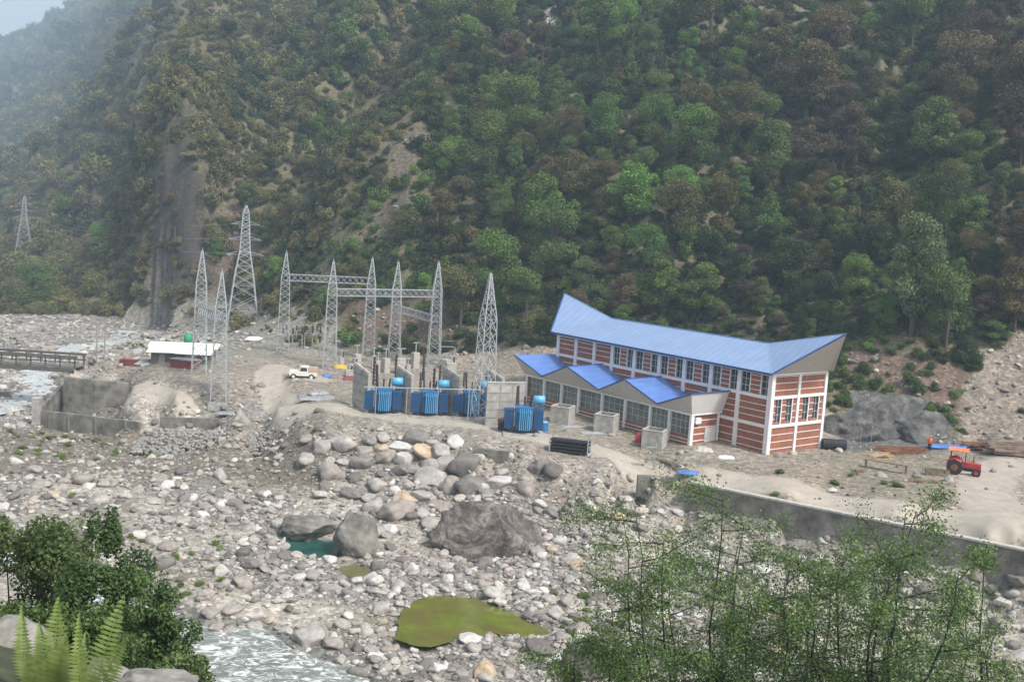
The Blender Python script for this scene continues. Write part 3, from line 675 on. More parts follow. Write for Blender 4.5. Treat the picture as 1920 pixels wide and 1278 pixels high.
def gantry_tower(pos, h, label, lean=0, wb=.92, wt=.62, rz=GYAW):
    x, y, z = pos; t = empty('lattice_tower', (x, y, z - .2), rz, label, 'tower', 'grey lattice towers of the switchyard')
    lattice(t, [(0, wb), (h * .74, wt), (h, .07)], .105, .045, .62)
    s = MB(); s.tube([(0, 0, h - .1), (0, 0, h + .35)], .05, 6); s.build('spike', M['steel'], t)
    p = MB(); p.box(-wb - .25, wb + .25, -wb - .25, wb + .25, -.8, .12); p.build('footing', M['conc'], t); return t
TW = {}
for k, (u, v, yy, h, lab) in {
    'T1': (530, 664, 159, 15.4, 'leftmost tall lattice tower of the long gantry row, beside a green shrub'),
    'T2': (617, 690, 145.5, 15.3, 'second lattice tower from the left in the long gantry, where two beams meet'),
    'T3': (690, 668, 160, 15.3, 'middle lattice tower at the end of the upper gantry beam'),
    'T4': (738, 672, 158, 15.0, 'lattice tower holding the far end of the short slanting beam'),
    'T5': (812, 690, 151.5, 15.2, 'lattice tower at the right end of the long gantry, above the blue transformers'),
    'L1': (373, 702, 134, 16.2, 'left tower of the separate pair by the white sheds'),
    'L2': (410, 727, 124.7, 16.0, 'right tower of the separate pair by the white sheds')}.items():
    p = aty(u, v, yy); p[2] = gz(p[0], p[1]); TW[k] = p; gantry_tower(p, h + (0 if k[0] == 'T' else 0), lab)
def lattice_beam(a, b, hh, label, w=.45):
    a = Vector(a); b = Vector(b); mid = (a + b) / 2; o = empty('gantry_beam', mid, 0, label, 'beam', 'lattice beams of the gantries')
    a -= mid; b -= mid; d = (b - a); Ln = d.length; d.normalize(); s = d.cross(Vector((0, 0, 1))).normalized() * w; up = Vector((0, 0, hh))
    ch = MB(); br_ = MB(); n = max(3, int(Ln / (hh * .9)))
    for q in (s, -s):
        ch.bar(a + q, b + q, .08); ch.bar(a + q + up, b + q + up, .08)
        for i in range(n):
            p0 = a + d * Ln * i / n + q; p1 = a + d * Ln * (i + 1) / n + q; br_.bar(p0, p1 + up, .042); br_.bar(p0 + up, p1, .042)
    for i in range(n):
        p0 = a + d * Ln * i / n; p1 = a + d * Ln * (i + 1) / n; br_.bar(p0 + s, p1 - s, .06); br_.bar(p0 + s + up, p1 - s + up, .06)
    ch.build('chord', M['steel'], o); br_.build('bracing', M['steel'], o)
def tz(k, z): return (TW[k][0], TW[k][1], z)
lattice_beam(tz('T1', 11.1), tz('T3', 11.3), 1.0, 'upper lattice beam from the leftmost gantry tower to the middle one')
lattice_beam(tz('T2', 10.3), tz('T5', 10.6), 1.0, 'long lower lattice beam ending at the rightmost gantry tower')
lattice_beam(tz('T4', 7.5), tz('T5', 6.8), 1.0, 'short slanting lattice beam between the two right gantry towers')
lattice_beam(tz('L1', 7.9), tz('L2', 7.9), 1.1, 'lattice beam joining the pair of towers by the white sheds')
for k in range(6):
    f = .08 + .84 * (k % 3) / 2; A_, B_ = (('T1', 'T3'), ('T2', 'T5'))
    a = Vector(tz(A_[0], 11.2)).lerp(Vector(tz(A_[1], 11.3)), f if k < 3 else f * .5 + .5); b = Vector(tz(B_[0], 10.4)).lerp(Vector(tz(B_[1], 10.6)), (f if k < 3 else f * .5 + .5) * .6); pts = []
    for i in range(11):
        s_ = i / 10; q_ = a.lerp(b, s_); q_.z -= 4 * s_ * (1 - s_) * .7; pts.append(q_)
    w = MB(); w.tube(pts, .022, 4); tag(w.build('conductor', M['steel_old']), 'thin sagging conductor strung between the two long gantry beams', 'wire', 'conductors between the gantry beams')
# lone zigzag tower in front
p = aty(903, 800, 113); p[2] = gz(p[0], p[1]); t = empty('lattice_tower', (p[0], p[1], p[2] - .2), .5, 'lone open zigzag lattice tower standing in front of the grey block wall', 'tower')
lattice(t, [(0, 1.0), (11.5, .72), (16.6, .06)], .09, .05, .95)
q = MB(); q.box(-1.3, 1.3, -1.3, 1.3, -.6, .25); q.build('footing', M['conc'], t)
# transmission pylons
def pylon(u, v, yy, h, wb, label, arms, rz=.3):
    p = aty(u, v, yy); p[2] = gz(p[0], p[1]); t = empty('transmission_pylon', (p[0], p[1], p[2] - .3), rz, label, 'pylon')
    lattice(t, [(0, wb), (h * .4, wb * .62), (h * .62, wb * .33), (h * .93, wb * .2), (h, .06)], .2 * h / 26, .1 * h / 26, .5)
    for z, l in arms:
        a = MB(); a.bar((-l, 0, z), (l, 0, z), .1); a.bar((-l, 0, z), (0, .5, z + .9), .09); a.bar((l, 0, z), (0, .5, z + .9), .09); a.bar((-l, 0, z), (0, -.5, z + .9), .09); a.bar((l, 0, z), (0, -.5, z + .9), .09); a.build('cross_arm', M['steel'], t)
    return p
pyA = pylon(455, 592, 207, 23.8, 3.0, 'tall steel pylon on the rubble slope behind the towers', ((14, 3.7), (17, 3.2), (20, 2.7)))
pyB = pylon(45, 462, 380, 21, 2.6, 'distant hazy pylon on the wooded slope at the far left', ((13, 3.4), (15.5, 3.2), (18, 2.6)))
for k, (za, zb, off) in enumerate(((14, 13, -3.4), (14, 13, 3.4), (17, 15.5, -2.9), (17, 15.5, 2.9), (20, 18, 0))):
    a = Vector((pyA[0] + off * .9, pyA[1] + off * .3, pyA[2] + za)); b = Vector((pyB[0] + off * .9, pyB[1] + off * .3, pyB[2] + zb)); pts = []
    for i in range(17):
        s = i / 16; q_ = a.lerp(b, s); q_.z -= 4 * s * (1 - s) * 3.5; pts.append(q_)
    w = MB(); w.tube(pts, .03, 4); tag(w.build('power_line', M['steel_old']), 'thin wire sagging between the two pylons above the left slope', 'wire', 'wires between the pylons')

# ------------------------------------------------------------------ transformer yard
RD = Vector((math.cos(GYAW), math.sin(GYAW), 0))
def fins(mb, x0, x1, y0, y1, z0, z1, n, axis='x'):
    for i in range(n):
        s = (i + .5) / n
        if axis == 'x': xx = x0 + (x1 - x0) * s; mb.box(xx - .04, xx + .04, y0, y1, z0, z1)
        else: yy = y0 + (y1 - y0) * s; mb.box(x0, x1, yy - .04, yy + .04, z0, z1)
def transformer(u, v, yy, label, rz=GYAW, s=1.0):
    p = aty(u, v, yy); p[2] = gz(p[0], p[1]); t = empty('power_transformer', p, rz, label, 'transformer', 'blue power transformers')
    b = MB(); b.box(-.85, .85, -.75, .8, .45, 2.75); b.box(-.95, .95, -.85, .9, 2.7, 2.85)
    for k in range(4): b.box(-.87 + .5 * k, -.8 + .5 * k, -.8, -.75, .5, 2.7)
    b.build('tank', M['blue_tank'], t)
    for sg in (-1, 1):
        r = MB(); c = 1.55 * sg; fins(r, c - .5, c + .5, -.8, .8, .5, 2.5, 8); r.box(min(c-.55,c+.55), max(c-.55,c+.55), -.6, -.5, 2.35, 2.6); r.box(c-.55, c+.55, -.6, -.5, .5, .65); r.build('radiator', M['blue_dark'], t)
    r = MB(); fins(r, -.62, .62, -1.5, -.95, .45, 2.7, 6); r.box(-.66, .66, -1.35, -.85, 2.3, 2.45); r.build('front_radiator', M['blue_light'], t)
    c = MB(); c.tube([(.9, -.3, 3.6), (.95, -.3, 3.6), (2.1, -.3, 3.65), (2.15, -.3, 3.65)], [.2, .46, .46, .2], 16); cc = c.build('conservator', M['blue_light'], t, True)
    c = MB(); c.box(1.0, 1.1, -.35, -.25, 2.6, 3.3); c.box(1.9, 2.0, -.35, -.25, 2.4, 3.3); c.build('bracket', M['blue_tank'], cc)
    for x_, h_ in ((-.6, 2.3), (.05, 1.1), (.65, 1.1)):
        i_ = MB(); n = 12; pts = []; rad = []
        for k in range(n * 2): pts.append((x_ * (1 + .1 * k / n), .1, 2.8 + h_ * k / (n * 2))); rad.append(.12 if k % 2 else .075)
        i_.tube(pts, rad, 8); i_.build('bushing', M['insul'], t)
    w = MB()
    for xx in (-1.3, 1.3):
        for y_ in (-.6, .6): w.tube([(xx - .1, y_, .2), (xx + .1, y_, .2)], .2, 10)
    w.box(-1.5, 1.5, -.75, -.55, .3, .46); w.box(-1.5, 1.5, .55, .75, .3, .46); w.build('skid', M['black'], t)
    pl = MB(); pl.box(-2.2, 2.2, -1.6, 1.4, -.6, .06); pl.build('plinth', M['conc'], t)
    return t
transformer(716, 776, 114.5, 'leftmost blue transformer in the walled row')
transformer(803, 776, 115, 'middle blue transformer in the walled row')
transformer(882, 777, 115.5, 'third blue transformer, partly behind the lone zigzag tower')
transformer(980, 805, 108.5, 'blue transformer nearest the powerhouse, beside two round drums', .1)
# fire walls with sloping tops
for k, (u, v, yy) in enumerate(((687, 778, 113.5), (768, 778, 114), (857, 778, 114.5), (938, 775, 116.5))):
    p = aty(u, v, yy); p[2] = gz(p[0], p[1]); t = empty('fire_wall', p, 0, ['board marked concrete fire wall left of the first transformer', 'concrete fire wall between the first and second transformers', 'concrete fire wall between the second and third transformers', 'concrete fire wall rising behind the lone zigzag tower'][k], 'wall', 'concrete fire walls')
    m = MB(); ax = (-.625 * 3.3, .78 * 3.3); tx, ty = .30, .24
    vs = [(0,0,-.5), (ax[0],ax[1],-.5), (ax[0]+tx,ax[1]+ty,-.5), (tx,ty,-.5), (0,0,4.35), (ax[0],ax[1],5.1), (ax[0]+tx,ax[1]+ty,5.1), (tx,ty,4.35)]
    m.add(vs, [(0,1,2,3),(4,5,6,7),(0,1,5,4),(1,2,6,5),(2,3,7,6),(3,0,4,7)]); m.build('slab', M['conc'], t)
    m = MB(); m.bar((.15,.12,4.4), (ax[0]+.15, ax[1]+.12, 5.15), .2); m.build('coping', M['conc_cap'], t)
    m = MB()
    for z in (1, 2, 3, 4): m.bar((-.012, -.012, z), (ax[0] - .012, ax[1] - .012, z + .15), .03)
    m.build('joint', M['conc_old'], t)
p = aty(944, 797, 111.5); p[2] = gz(p[0], p[1]); t = empty('block_wall', p, math.radians(20), 'broad grey concrete wall standing between the zigzag tower and the powerhouse', 'wall')
m = MB(); m.box(-2.15, 2.2, -.15, .15, -.4, 4.75); m.build('slab', M['conc'], t)
m = MB()
for z in (.9, 1.8, 2.7, 3.6): m.box(-2.14, 2.19, -.165, -.14, z, z + .05)
for x_ in (-.7, .75): m.box(x_, x_ + .04, -.163, -.14, 0, 4.7)
m.build('joint', M['conc_old'], t)
m = MB(); m.box(-2.2, 2.25, -.2, .2, 4.75, 4.87); m.build('coping', M['conc_cap'], t)
m = MB(); m.box(-1.9, -.9, -.17, -.14, 3.72, 4.4); m.box(-.5, .5, -.17, -.14, 3.72, 4.4); m.build('light_panel', M['conc_cap'], t)
# bus pipe on posts
a = aty(683, 725, 111.5); b = aty(907, 731, 111.5); t = empty('bus_pipe', a, 0, 'long white pipe carried on thin posts in front of the transformers', 'pipe'); a_ = Vector(a); d = Vector(b) - a_
m = MB(); m.tube([(0,0,0), d], .06, 8); m.build('pipe', M['steel'], t)
for s in (.1, .36, .62, .88):
    q = a_ + d * s; g = gz(q.x, q.y); m = MB(); m.tube([d * s, (d.x * s, d.y * s, g - a_.z - .3)], .05, 6); m.build('post', M['steel'], t)
INS = {(700, 722): 'tall dark insulator column behind the left side of the leftmost transformer', (741, 722): 'tall dark insulator column between the first conservator and the second fire wall', (793, 712): 'tall dark insulator column left of the second conservator',
 (705, 735): 'thick dark insulator column rising just above the leftmost transformer tank', (788, 730): 'shorter dark insulator column above the middle transformer tank', (824, 722): 'dark insulator column right beside the second conservator',
 (870, 724): 'single dark insulator column above the third transformer', (969, 762): 'short dark insulator column in front of the broad grey wall by the powerhouse', (812, 745): 'dark insulator column at the right of the middle transformer'}
# tall dark surge arresters / insulators standing behind the transformers
for (u, v0, v1, yy) in ((700,  722, 668, 121), (741, 722, 664, 123), (793, 712, 664, 124), (705, 735, 683, 118), (788, 730, 698, 117), (824, 722, 684, 120), (870, 724, 697, 116), (969, 762, 724, 110), (812, 745, 690, 119)):
    p0 = aty(u, v0, yy); g = gz(p0[0], p0[1]); top = aty(u, v1, yy)[2]; t = empty('insulator_post', (p0[0], p0[1], g), 0, INS[(u, v0)], 'insulator', 'dark insulator columns above the transformers')
    m = MB(); m.box(-.08, .08, -.08, .08, -.3, p0[2] - g); m.build('support', M['steel'], t); n = 16; pts = []; rad = []
    for k in range(n + 1): pts.append((0, 0, p0[2] - g + (top - p0[2]) * k / n)); rad.append(.17 if k % 2 else .11)
    m = MB(); m.tube(pts, rad, 8); m.build('insulator', M['insul'], t)
# pale pedestals and breakers behind
for k, (u, v, h) in enumerate(((640,690,2.6),(668,688,3.2),(664,700,2.2),(708,700,3.0),(722,698,3.4),(750,700,3.6),(765,702,2.4),(778,690,3.8),(845,700,2.6),(700,690,3.0),(655,706,1.6),(835,690,2.2))):
    p = hit(u, v); t = empty('pedestal', p, rng.random(), 'pale concrete equipment pedestal with a steel bracket in the switchyard', 'pedestal', 'equipment pedestals behind the fire walls')
    w = .28 + .2 * (k % 3); m = MB(); m.box(-w, w, -w, w, -.3, h * .6); m.build('block', M['conc_cap'], t)
    m = MB(); m.box(-.06, .06, -.06, .06, h * .6, h); m.box(-w, w, -.05, .05, h - .12, h); m.build('bracket', M['steel'], t)
    if k % 2 == 0: m = MB(); m.tube([(w*.6, 0, h*.6), (w*.6, 0, h * .9)], .1, 8); m.build('insulator', M['insul'], t)
# steel frames on the terrace behind the first towers
for k, (u, v, w, h, n) in enumerate(((548, 652, 3.0, 3.2, 3), (592, 655, 3.6, 3.8, 4), (565, 640, 5.0, 2.6, 4), (612, 672, 2.2, 3.4, 2), (838, 676, 2.2, 3.0, 2))):
    p = hit(u, v); t = empty('equipment_frame', p, .1, 'grey steel bus support frame ' + ['left of the second gantry tower', 'behind the second gantry tower', 'farthest back on the terrace', 'against the second gantry tower', 'behind the rightmost gantry tower'][k], 'frame', 'steel bus supports')
    for i in range(n):
        x_ = -w / 2 + w * i / (n - 1); m = MB(); m.box(x_ - .09, x_ + .09, -.09, .09, -.4, h * .7); m.build('post', M['steel_old'], t)
        m = MB(); m.tube([(x_, 0, h * .7), (x_, 0, h)], .13, 8); m.build('insulator', M['insul'], t)
    m = MB(); m.bar((-w/2, 0, h * .7), (w/2, 0, h * .7), .14); m.bar((-w/2, 0, h), (w/2, 0, h), .06); m.build('cross_beam', M['steel_old'], t)
# round drums by the transformer
def on(u, v): return hit(u, v)
t = empty('drum', on(942, 806), 0, 'black round drum with a rusty red lid', 'drum')
m = MB(); m.tube([(0,0,0), (0,0,.95)], .52, 18); m.build('shell', M['black'], t); m = MB(); m.tube([(0,0,.95), (0,0,1.12), (0,0,1.18)], [.62, .62, .5], 18); m.build('lid', M['rust'], t)
t = empty('drum', on(1019, 807), 0, 'squat light blue round drum', 'drum')
m = MB(); m.tube([(0,0,0), (0,0,.95)], .5, 18); m.build('shell', M['blue_tank'], t); m = MB(); m.tube([(0,0,.95), (0,0,1.05)], [.52, .45], 18); m.build('lid', M['blue_light'], t)

# ------------------------------------------------------------------ beside the powerhouse
for k, (u, v, lab) in enumerate(((1054, 792, 'left open concrete chamber before the annex windows'), (1136, 808, 'middle open concrete chamber before the annex windows'), (1226, 838, 'right open concrete chamber, with red cloth at its side'))):
    t = empty('concrete_chamber', on(u, v), -YAW + .5, lab, 'chamber', 'open concrete chambers'); m = MB(); w = 1.1; h = 1.9
    m.box(-w, w, -w, -w + .18, -.5, h).box(-w, w, w - .18, w, -.5, h).box(-w, -w + .18, -w + .18, w - .18, -.5, h).box(w - .18, w, -w + .18, w - .18, -.5, h).box(-w+.18, w-.18, -w+.18, w-.18, -.4, .4); m.build('wall', M['conc'], t)
    m = MB(); m.box(-w-.03, w+.03, -w-.03, -w+.21, h, h+.05).box(-w-.03, w+.03, w-.21, w+.03, h, h+.05).box(-w-.03, -w+.21, -w+.21, w-.21, h, h+.05).box(w-.21, w+.03, -w+.21, w-.21, h, h+.05); m.build('rim', M['conc_cap'], t)
def crumple(name, loc, sx_, sy_, sz_, mat, label, cat, seed, rz=0):
    r = np.random.default_rng(seed); n = 12; V = []; 
    for j in range(n):
        for i in range(n):
            a, b = i / (n - 1) * 2 - 1, j / (n - 1) * 2 - 1; e = max(0, 1 - max(abs(a), abs(b)) ** 2)
            V.append((a * sx_ + r.normal() * sx_ * .04, b * sy_ + r.normal() * sy_ * .04, sz_ * (e ** .5 * .22 + r.random() * .75 * e ** .5) + .03))
    Q = [(j*n+i, j*n+i+1, (j+1)*n+i+1, (j+1)*n+i) for j in range(n-1) for i in range(n-1)]
    V += [(v_[0], v_[1], v_[2] - .06) for v_ in V]; k = n * n; Q += [tuple(q + k for q in qq[::-1]) for qq in Q]
    o = link(name, npmesh(name, V, Q, [mat]), None, loc, rz); return tag(o, label, cat)
crumple('red_cloth', on(1196, 828), .35, .35, 1.1, M['red'], 'crumpled red cloth bundle beside the right concrete chamber', 'cloth', 1)
crumple('white_sheet', on(1112, 812), 1.3, .6, .12, M['steel'], 'crumpled white plastic sheet before the middle concrete chamber', 'sheet', 2, .3)
crumple('white_sack_pile', on(1318, 845), 1.0, .7, .55, M['conc_cap'], 'pale heap of rubble by the powerhouse side door', 'heap', 3)
crumple('blue_sheet', on(1298, 888), 1.5, .6, .3, M['blue_tarp'], 'small flat blue sheet lying beside the road', 'sheet', 4, -.3)
crumple('blue_tarp', on(1785, 838), 2.8, .8, .25, M['blue_tarp'], 'long blue tarp spread at the foot of the rock behind the tractor', 'tarp', 5, .1)
crumple('white_sheet', on(1362, 858), .8, .4, .25, M['tin'], 'small white scrap in front of the powerhouse corner', 'sheet', 12)
crumple('tin_sheet', on(1070, 800), 1.2, .7, .25, M['steel_old'], 'dull grey sheet scrap between the left and middle chambers', 'sheet', 13, .3)
crumple('tin_sheet', on(596, 748), 2.2, 1.0, .5, M['steel_old'], 'heap of grey metal sheets left of the transformers', 'sheet', 6, .2)
crumple('tin_sheet', on(598, 738), 1.3, .6, .5, M['steel_old'], 'dark bluish scrap heap left of the transformers', 'scrap', 7, .5)
crumple('tin_sheet', on(430, 775), 1.6, .7, .3, M['steel_old'], 'grey sheets lying above the left retaining wall', 'sheet', 8, .2)
crumple('white_tarp', on(478, 637), 1.6, .6, .7, M['tin'], 'white covered load on the rubble below the tall pylon', 'tarp', 9)
crumple('tin_sheet', on(270, 683), 1.2, .6, .6, M['steel'], 'pale sheet metal heap beside the red hut wall', 'sheet', 10)
crumple('blue_tarp', on(617, 706), .9, .5, .5, M['blue_tarp'], 'blue tarp heap at the foot of the second gantry tower', 'tarp', 14)
crumple('yellow_scrap', on(637, 690), 1.0, .6, .7, M['yellow'], 'yellow crate heap behind the second gantry tower', 'scrap', 15)
crumple('red_scrap', on(655, 712), .9, .5, .7, M['brickred'], 'dull red scrap heap left of the first fire wall', 'scrap', 16)
# black stack on the roadside
p = on(1068, 848); t = empty('pipe_stack', p, -.28, 'stack of black bundled bars between end frames on the roadside', 'stack'); 
for j in range(4):
    m = MB()
    for i in range(5): m.bar((-1.9 + random.uniform(-.1,.1), -.5 + i * .24, .2 + j * .33), (1.9 + random.uniform(-.1,.1), -.5 + i * .24, .2 + j * .33 + random.uniform(-.04,.04)), .2)
    m.build('bar_layer', M['black'], t)
m = MB()
for x_ in (-1.95, 1.95):
    for y_ in (-.65, .6): m.box(x_ - .05, x_ + .05, y_ - .05, y_ + .05, -.3, 1.6)
    m.box(x_ - .05, x_ + .05, -.65, .6, -.02, .1)
m.build('end_frame', M['steel'], t)
# sign board on a post
p = on(1226, 880); t = empty('sign_post', p, .1, 'thin metal post with a small flat board beside the road', 'post')
m = MB(); m.tube([(0,0,-.3), (0,0,2.6)], .06, 8); m.build('post', M['steel_old'], t); m = MB(); m.box(-1.0, .1, -.2, .2, 2.2, 2.28); m.bar((0,0,1.5), (-.6,0,2.2), .04); m.build('board', M['steel_old'], t)
# culvert pipe
p = on(1562, 843); t = empty('culvert_pipe', p, 0, 'black corrugated culvert pipe lying beside the powerhouse gable', 'pipe')
m = MB(); pts = []; rad = []
for k in range(25): pts.append((-1.3 + 2.6 * k / 24, 0, .62)); rad.append(.6 if k % 2 else .55)
m.tube(pts, rad, 20, cap=False); m.build('shell', M['black'], t); m = MB(); m.tube([(-1.2, 0, .62), (1.28, 0, .62)], .46, 18); m.build('inner_wall', M['darkhole'], t)
M['orange_old'] = simple('faded_orange_canopy', (.70, .17, .07), .8, var=.3, scale=1.5)
# ------------------------------------------------------------------ right yard
def tractor(loc, rz):
    t = empty('tractor', loc, rz, 'red tractor with an orange canopy parked on the dusty track', 'tractor')
    m = MB(); m.box(.1, 1.75, -.32, .32, .75, 1.25); m.box(1.75, 1.85, -.3, .3, .7, 1.2); m.build('bonnet', M['red'], t)
    m = MB(); m.box(-.9, .3, -.28, .28, .45, .85); m.box(.3, 1.8, -.2, .2, .4, .75); m.build('chassis', M['black'], t)
    for sg in (-1, 1):
        m = MB(); m.tube([(-.55, sg*.55, .75), (-.55, sg*.92, .75)], .75, 22); w = m.build('wheel', M['tyre'], t); m = MB(); m.tube([(-.55, sg*.92, .75), (-.55, sg*.95, .75)], .34, 16); m.build('rim', M['rust'], w)
        m = MB(); m.tube([(1.45, sg*.5, .42), (1.45, sg*.72, .42)], .42, 18); w = m.build('wheel', M['tyre'], t); m = MB(); m.tube([(1.45, sg*.72, .42), (1.45, sg*.75, .42)], .2, 12); m.build('rim', M['red'], w)
        m = MB(); m.tube([(-1.25, sg*.72, .95), (-1.05, sg*.72, 1.4), (-.55, sg*.72, 1.6), (0, sg*.72, 1.35)], .16, 4); m.build('mudguard', M['red'], t)
        m = MB(); m.tube([(-1.0, sg*.7, 1.2), (-1.0, sg*.7, 2.35)], .035, 6); m.tube([(.35, sg*.6, 1.1), (.35, sg*.7, 2.3)], .035, 6); m.build('canopy_post', M['black'], t)
    m = MB(); m.box(-.75, -.25, -.25, .25, .95, 1.08); m.box(-.8, -.7, -.25, .25, 1.05, 1.5); m.build('seat', M['black'], t)
    m = MB(); m.tube([(.25, 0, 1.2), (.0, 0, 1.55)], .025, 6); m.tube([(-.02 + .0, .2*math.cos(a), 1.55 + .2*math.sin(a)) for a in [k * math.pi / 6 for k in range(13)]], .02, 5); m.build('steering_wheel', M['black'], t)
    m = MB(); V = []; nx, ny = 8, 6
    for j in range(ny + 1):
        for i in range(nx + 1):
            a = -1.25 + 1.9 * i / nx; b = -.95 + 1.9 * j / ny; V.append((a, b, 2.42 + .22 * math.cos(b * 1.5) * 1 - .03 * (i % 2)))
    Q = [(j*(nx+1)+i, j*(nx+1)+i+1, (j+1)*(nx+1)+i+1, (j+1)*(nx+1)+i) for j in range(ny) for i in range(nx)]; n = len(V); V += [(a, b, c - .06) for a, b, c in V]; Q += [tuple(q + n for q in qq[::-1]) for qq in Q]
    m.add(V, Q); m.build('canopy', M['orange_old'], t)
    m = MB(); m.tube([(1.1, .2, 1.2), (1.1, .2, 1.95)], .04, 8); m.build('exhaust', M['black'], t)
    m = MB(); m.box(1.86, 1.9, -.28, -.12, .9, 1.05); m.box(1.86, 1.9, .12, .28, .9, 1.05); m.build('headlight', M['tin'], t)
tractor(on(1800, 888), -.45)
p = on(1757, 891); t = empty('tipping_trough', p, -.25, 'rusty brown timber trough on the ground left of the tractor', 'trough')
m = MB(); m.box(-1.1, 1.1, -.4, -.34, 0, .6).box(-1.1, 1.1, .34, .4, 0, .6).box(-1.1, -1.04, -.34, .34, 0, .6).box(1.04, 1.1, -.34, .34, 0, .6).box(-1.04, 1.04, -.34, .34, -.05, .06); m.build('box', M['wood'], t)
m = MB(); m.box(-.8, -.7, -.45, .45, -.15, 0).box(.7, .8, -.45, .45, -.15, 0); m.build('skid', M['wood'], t)
# person: one continuous skinned body
def person(loc, rz, label):
    bm_v = [(0,0,.93), (0,0,1.15), (0,0,1.38), (0,0,1.5), (0,.01,1.6), (0,.01,1.7),
            (.19,0,1.4), (.25,.02,1.13), (.2,.16,.95), (.19,.2,.88), (-.19,0,1.4), (-.26,.0,1.13), (-.25,.06,.88), (-.25,.08,.8),
            (.1,0,.88), (.12,.03,.48), (.12,-.02,.08), (.13,.12,.03), (-.1,0,.88), (-.13,.1,.5), (-.14,.02,.1), (-.14,.17,.04)]
    ed = [(0,1),(1,2),(2,3),(3,4),(4,5),(2,6),(6,7),(7,8),(8,9),(2,10),(10,11),(11,12),(12,13),(0,14),(14,15),(15,16),(16,17),(0,18),(18,19),(19,20),(20,21)]
    rad = [.14,.13,.15,.06,.1,.08,.065,.05,.038,.03,.065,.05,.038,.03,.1,.07,.045,.04,.1,.07,.045,.04]
    me = bpy.data.meshes.new('person'); me.from_pydata(bm_v, ed, []); o = link('person', me, None, loc, rz)
    sk = o.modifiers.new('skin', 'SKIN'); o.data.skin_vertices[0].data[0].use_root = True
    for i, r_ in enumerate(rad): o.data.skin_vertices[0].data[i].radius = (r_, r_ * .8)
    o.modifiers.new('sub', 'SUBSURF').levels = 1; o.modifiers['sub'].render_levels = 2
    me.materials.append(M['skin'])
    return tag(o, label, 'person')
pp = on(1742, 846); po = person(pp, 2.6, 'person in an orange vest and dark trousers standing beside the blue tarp')
m = MB(); m.tube([(0,0,.9), (0,0,1.1), (0,0,1.3), (0,0,1.44), (0,0,1.49)], [.17,.17,.21,.2,.09], 14); m.build('vest', M['orange'], po, True)
for sg in (-1, 1):
    m = MB(); m.tube([(sg*.16,0,1.43), (sg*.24,0,1.28), (sg*.27,.02,1.12)], [.09,.075,.06], 10); m.build('sleeve', M['orange'], po, True)
m = MB(); m.tube([(0,0,.98), (0,0,.85)], [.17,.17], 12); m.tube([(.09,0,.9), (.12,.03,.48), (.12,-.01,.1)], [.12,.085,.065], 10); m.tube([(-.09,0,.9), (-.13,.1,.5), (-.14,.02,.12)], [.12,.085,.065], 10); m.build('trousers', M['trousers'], po, True)
m = MB(); m.tube([(0,.01,1.66), (0,.01,1.72), (0,.01,1.8)], [.125,.12,.03], 12); m.build('helmet', M['orange'], po, True)
# work table, rods, timber piles
t = empty('work_bench', on(1660, 882), -.5, 'low timber work bench with thin legs on the dusty yard', 'bench')
m = MB(); m.box(-2.1, 2.1, -.35, .35, .8, .9); m.build('top', M['wood'], t)
for x_ in (-1.9, 1.9):
    for y_ in (-.28, .28): m = MB(); m.box(x_-.05, x_+.05, y_-.05, y_+.05, -.3, .8); m.build('leg', M['wood'], t)
def stick_pile(name, loc, n, ln, sp, mat, label, cat, rz=0, thick=.1, seed=0, h=.5):
    r = random.Random(seed); m = MB()
    for i in range(n):
        a = r.gauss(0, .18); c = (r.uniform(-.4, .4) * ln * .4, r.uniform(-sp, sp), .08 + h * r.random() * (1 - i / n * .3)); l = ln * r.uniform(.4, .55)
        m.bar((c[0] - l * math.cos(a), c[1] - l * math.sin(a), c[2]), (c[0] + l * math.cos(a), c[1] + l * math.sin(a), c[2] + r.uniform(-.1, .1)), thick)
    return tag(link(name, m.mesh(name, mat), None, loc, rz), label, cat)
stick_pile('rebar_pile', on(1690, 848), 34, 5, 1.0, M['rust'], 'pile of rusty bars in front of the grey rock', 'bars', .1, .09, 1, .6)
stick_pile('timber_pile', on(1650, 858), 14, 3, .8, M['timber'], 'scattered yellowish timber left of the rusty bars', 'timber', .3, .1, 2, .4)
stick_pile('log_pile', on(1895, 852), 26, 5, 1.2, M['wood'], 'stack of brown logs at the right edge of the yard', 'logs', -.1, .28, 3, 1.2)
stick_pile('timber_pile', on(1860, 842), 18, 5, 1.0, M['rust'], 'row of reddish timbers behind the tractor', 'timber', 0, .16, 4, .5)
stick_pile('timber_pile', on(1735, 905), 8, 2.4, .4, M['wood'], 'few brown planks on the ground in front of the trough', 'timber', .2, .14, 5, .2)
stick_pile('timber_pile', on(1610, 888), 5, 1.2, .3, M['wood'], 'small dark timber scrap on the bank left of the bench', 'timber', .6, .2, 6, .4)
stick_pile('pole_pile', on(1255, 868), 12, 4, .4, M['wood'], 'few poles lying along the powerhouse side of the road', 'poles', -.9, .08, 7, .15)
for k, (u, v) in enumerate(((1612, 838), (1632, 836), (1600, 828))):
    p = on(u, v); t = empty('survey_post', p, 0, 'thin upright steel post in the yard right of the powerhouse', 'post', 'thin posts in the yard'); m = MB(); m.tube([(0,0,-.3), (0,0,2.3)], .04, 6); m.build('post', M['steel_old'], t); m = MB(); m.box(-.15,.15,-.15,.15,-.2,.1); m.build('footing', M['conc'], t)

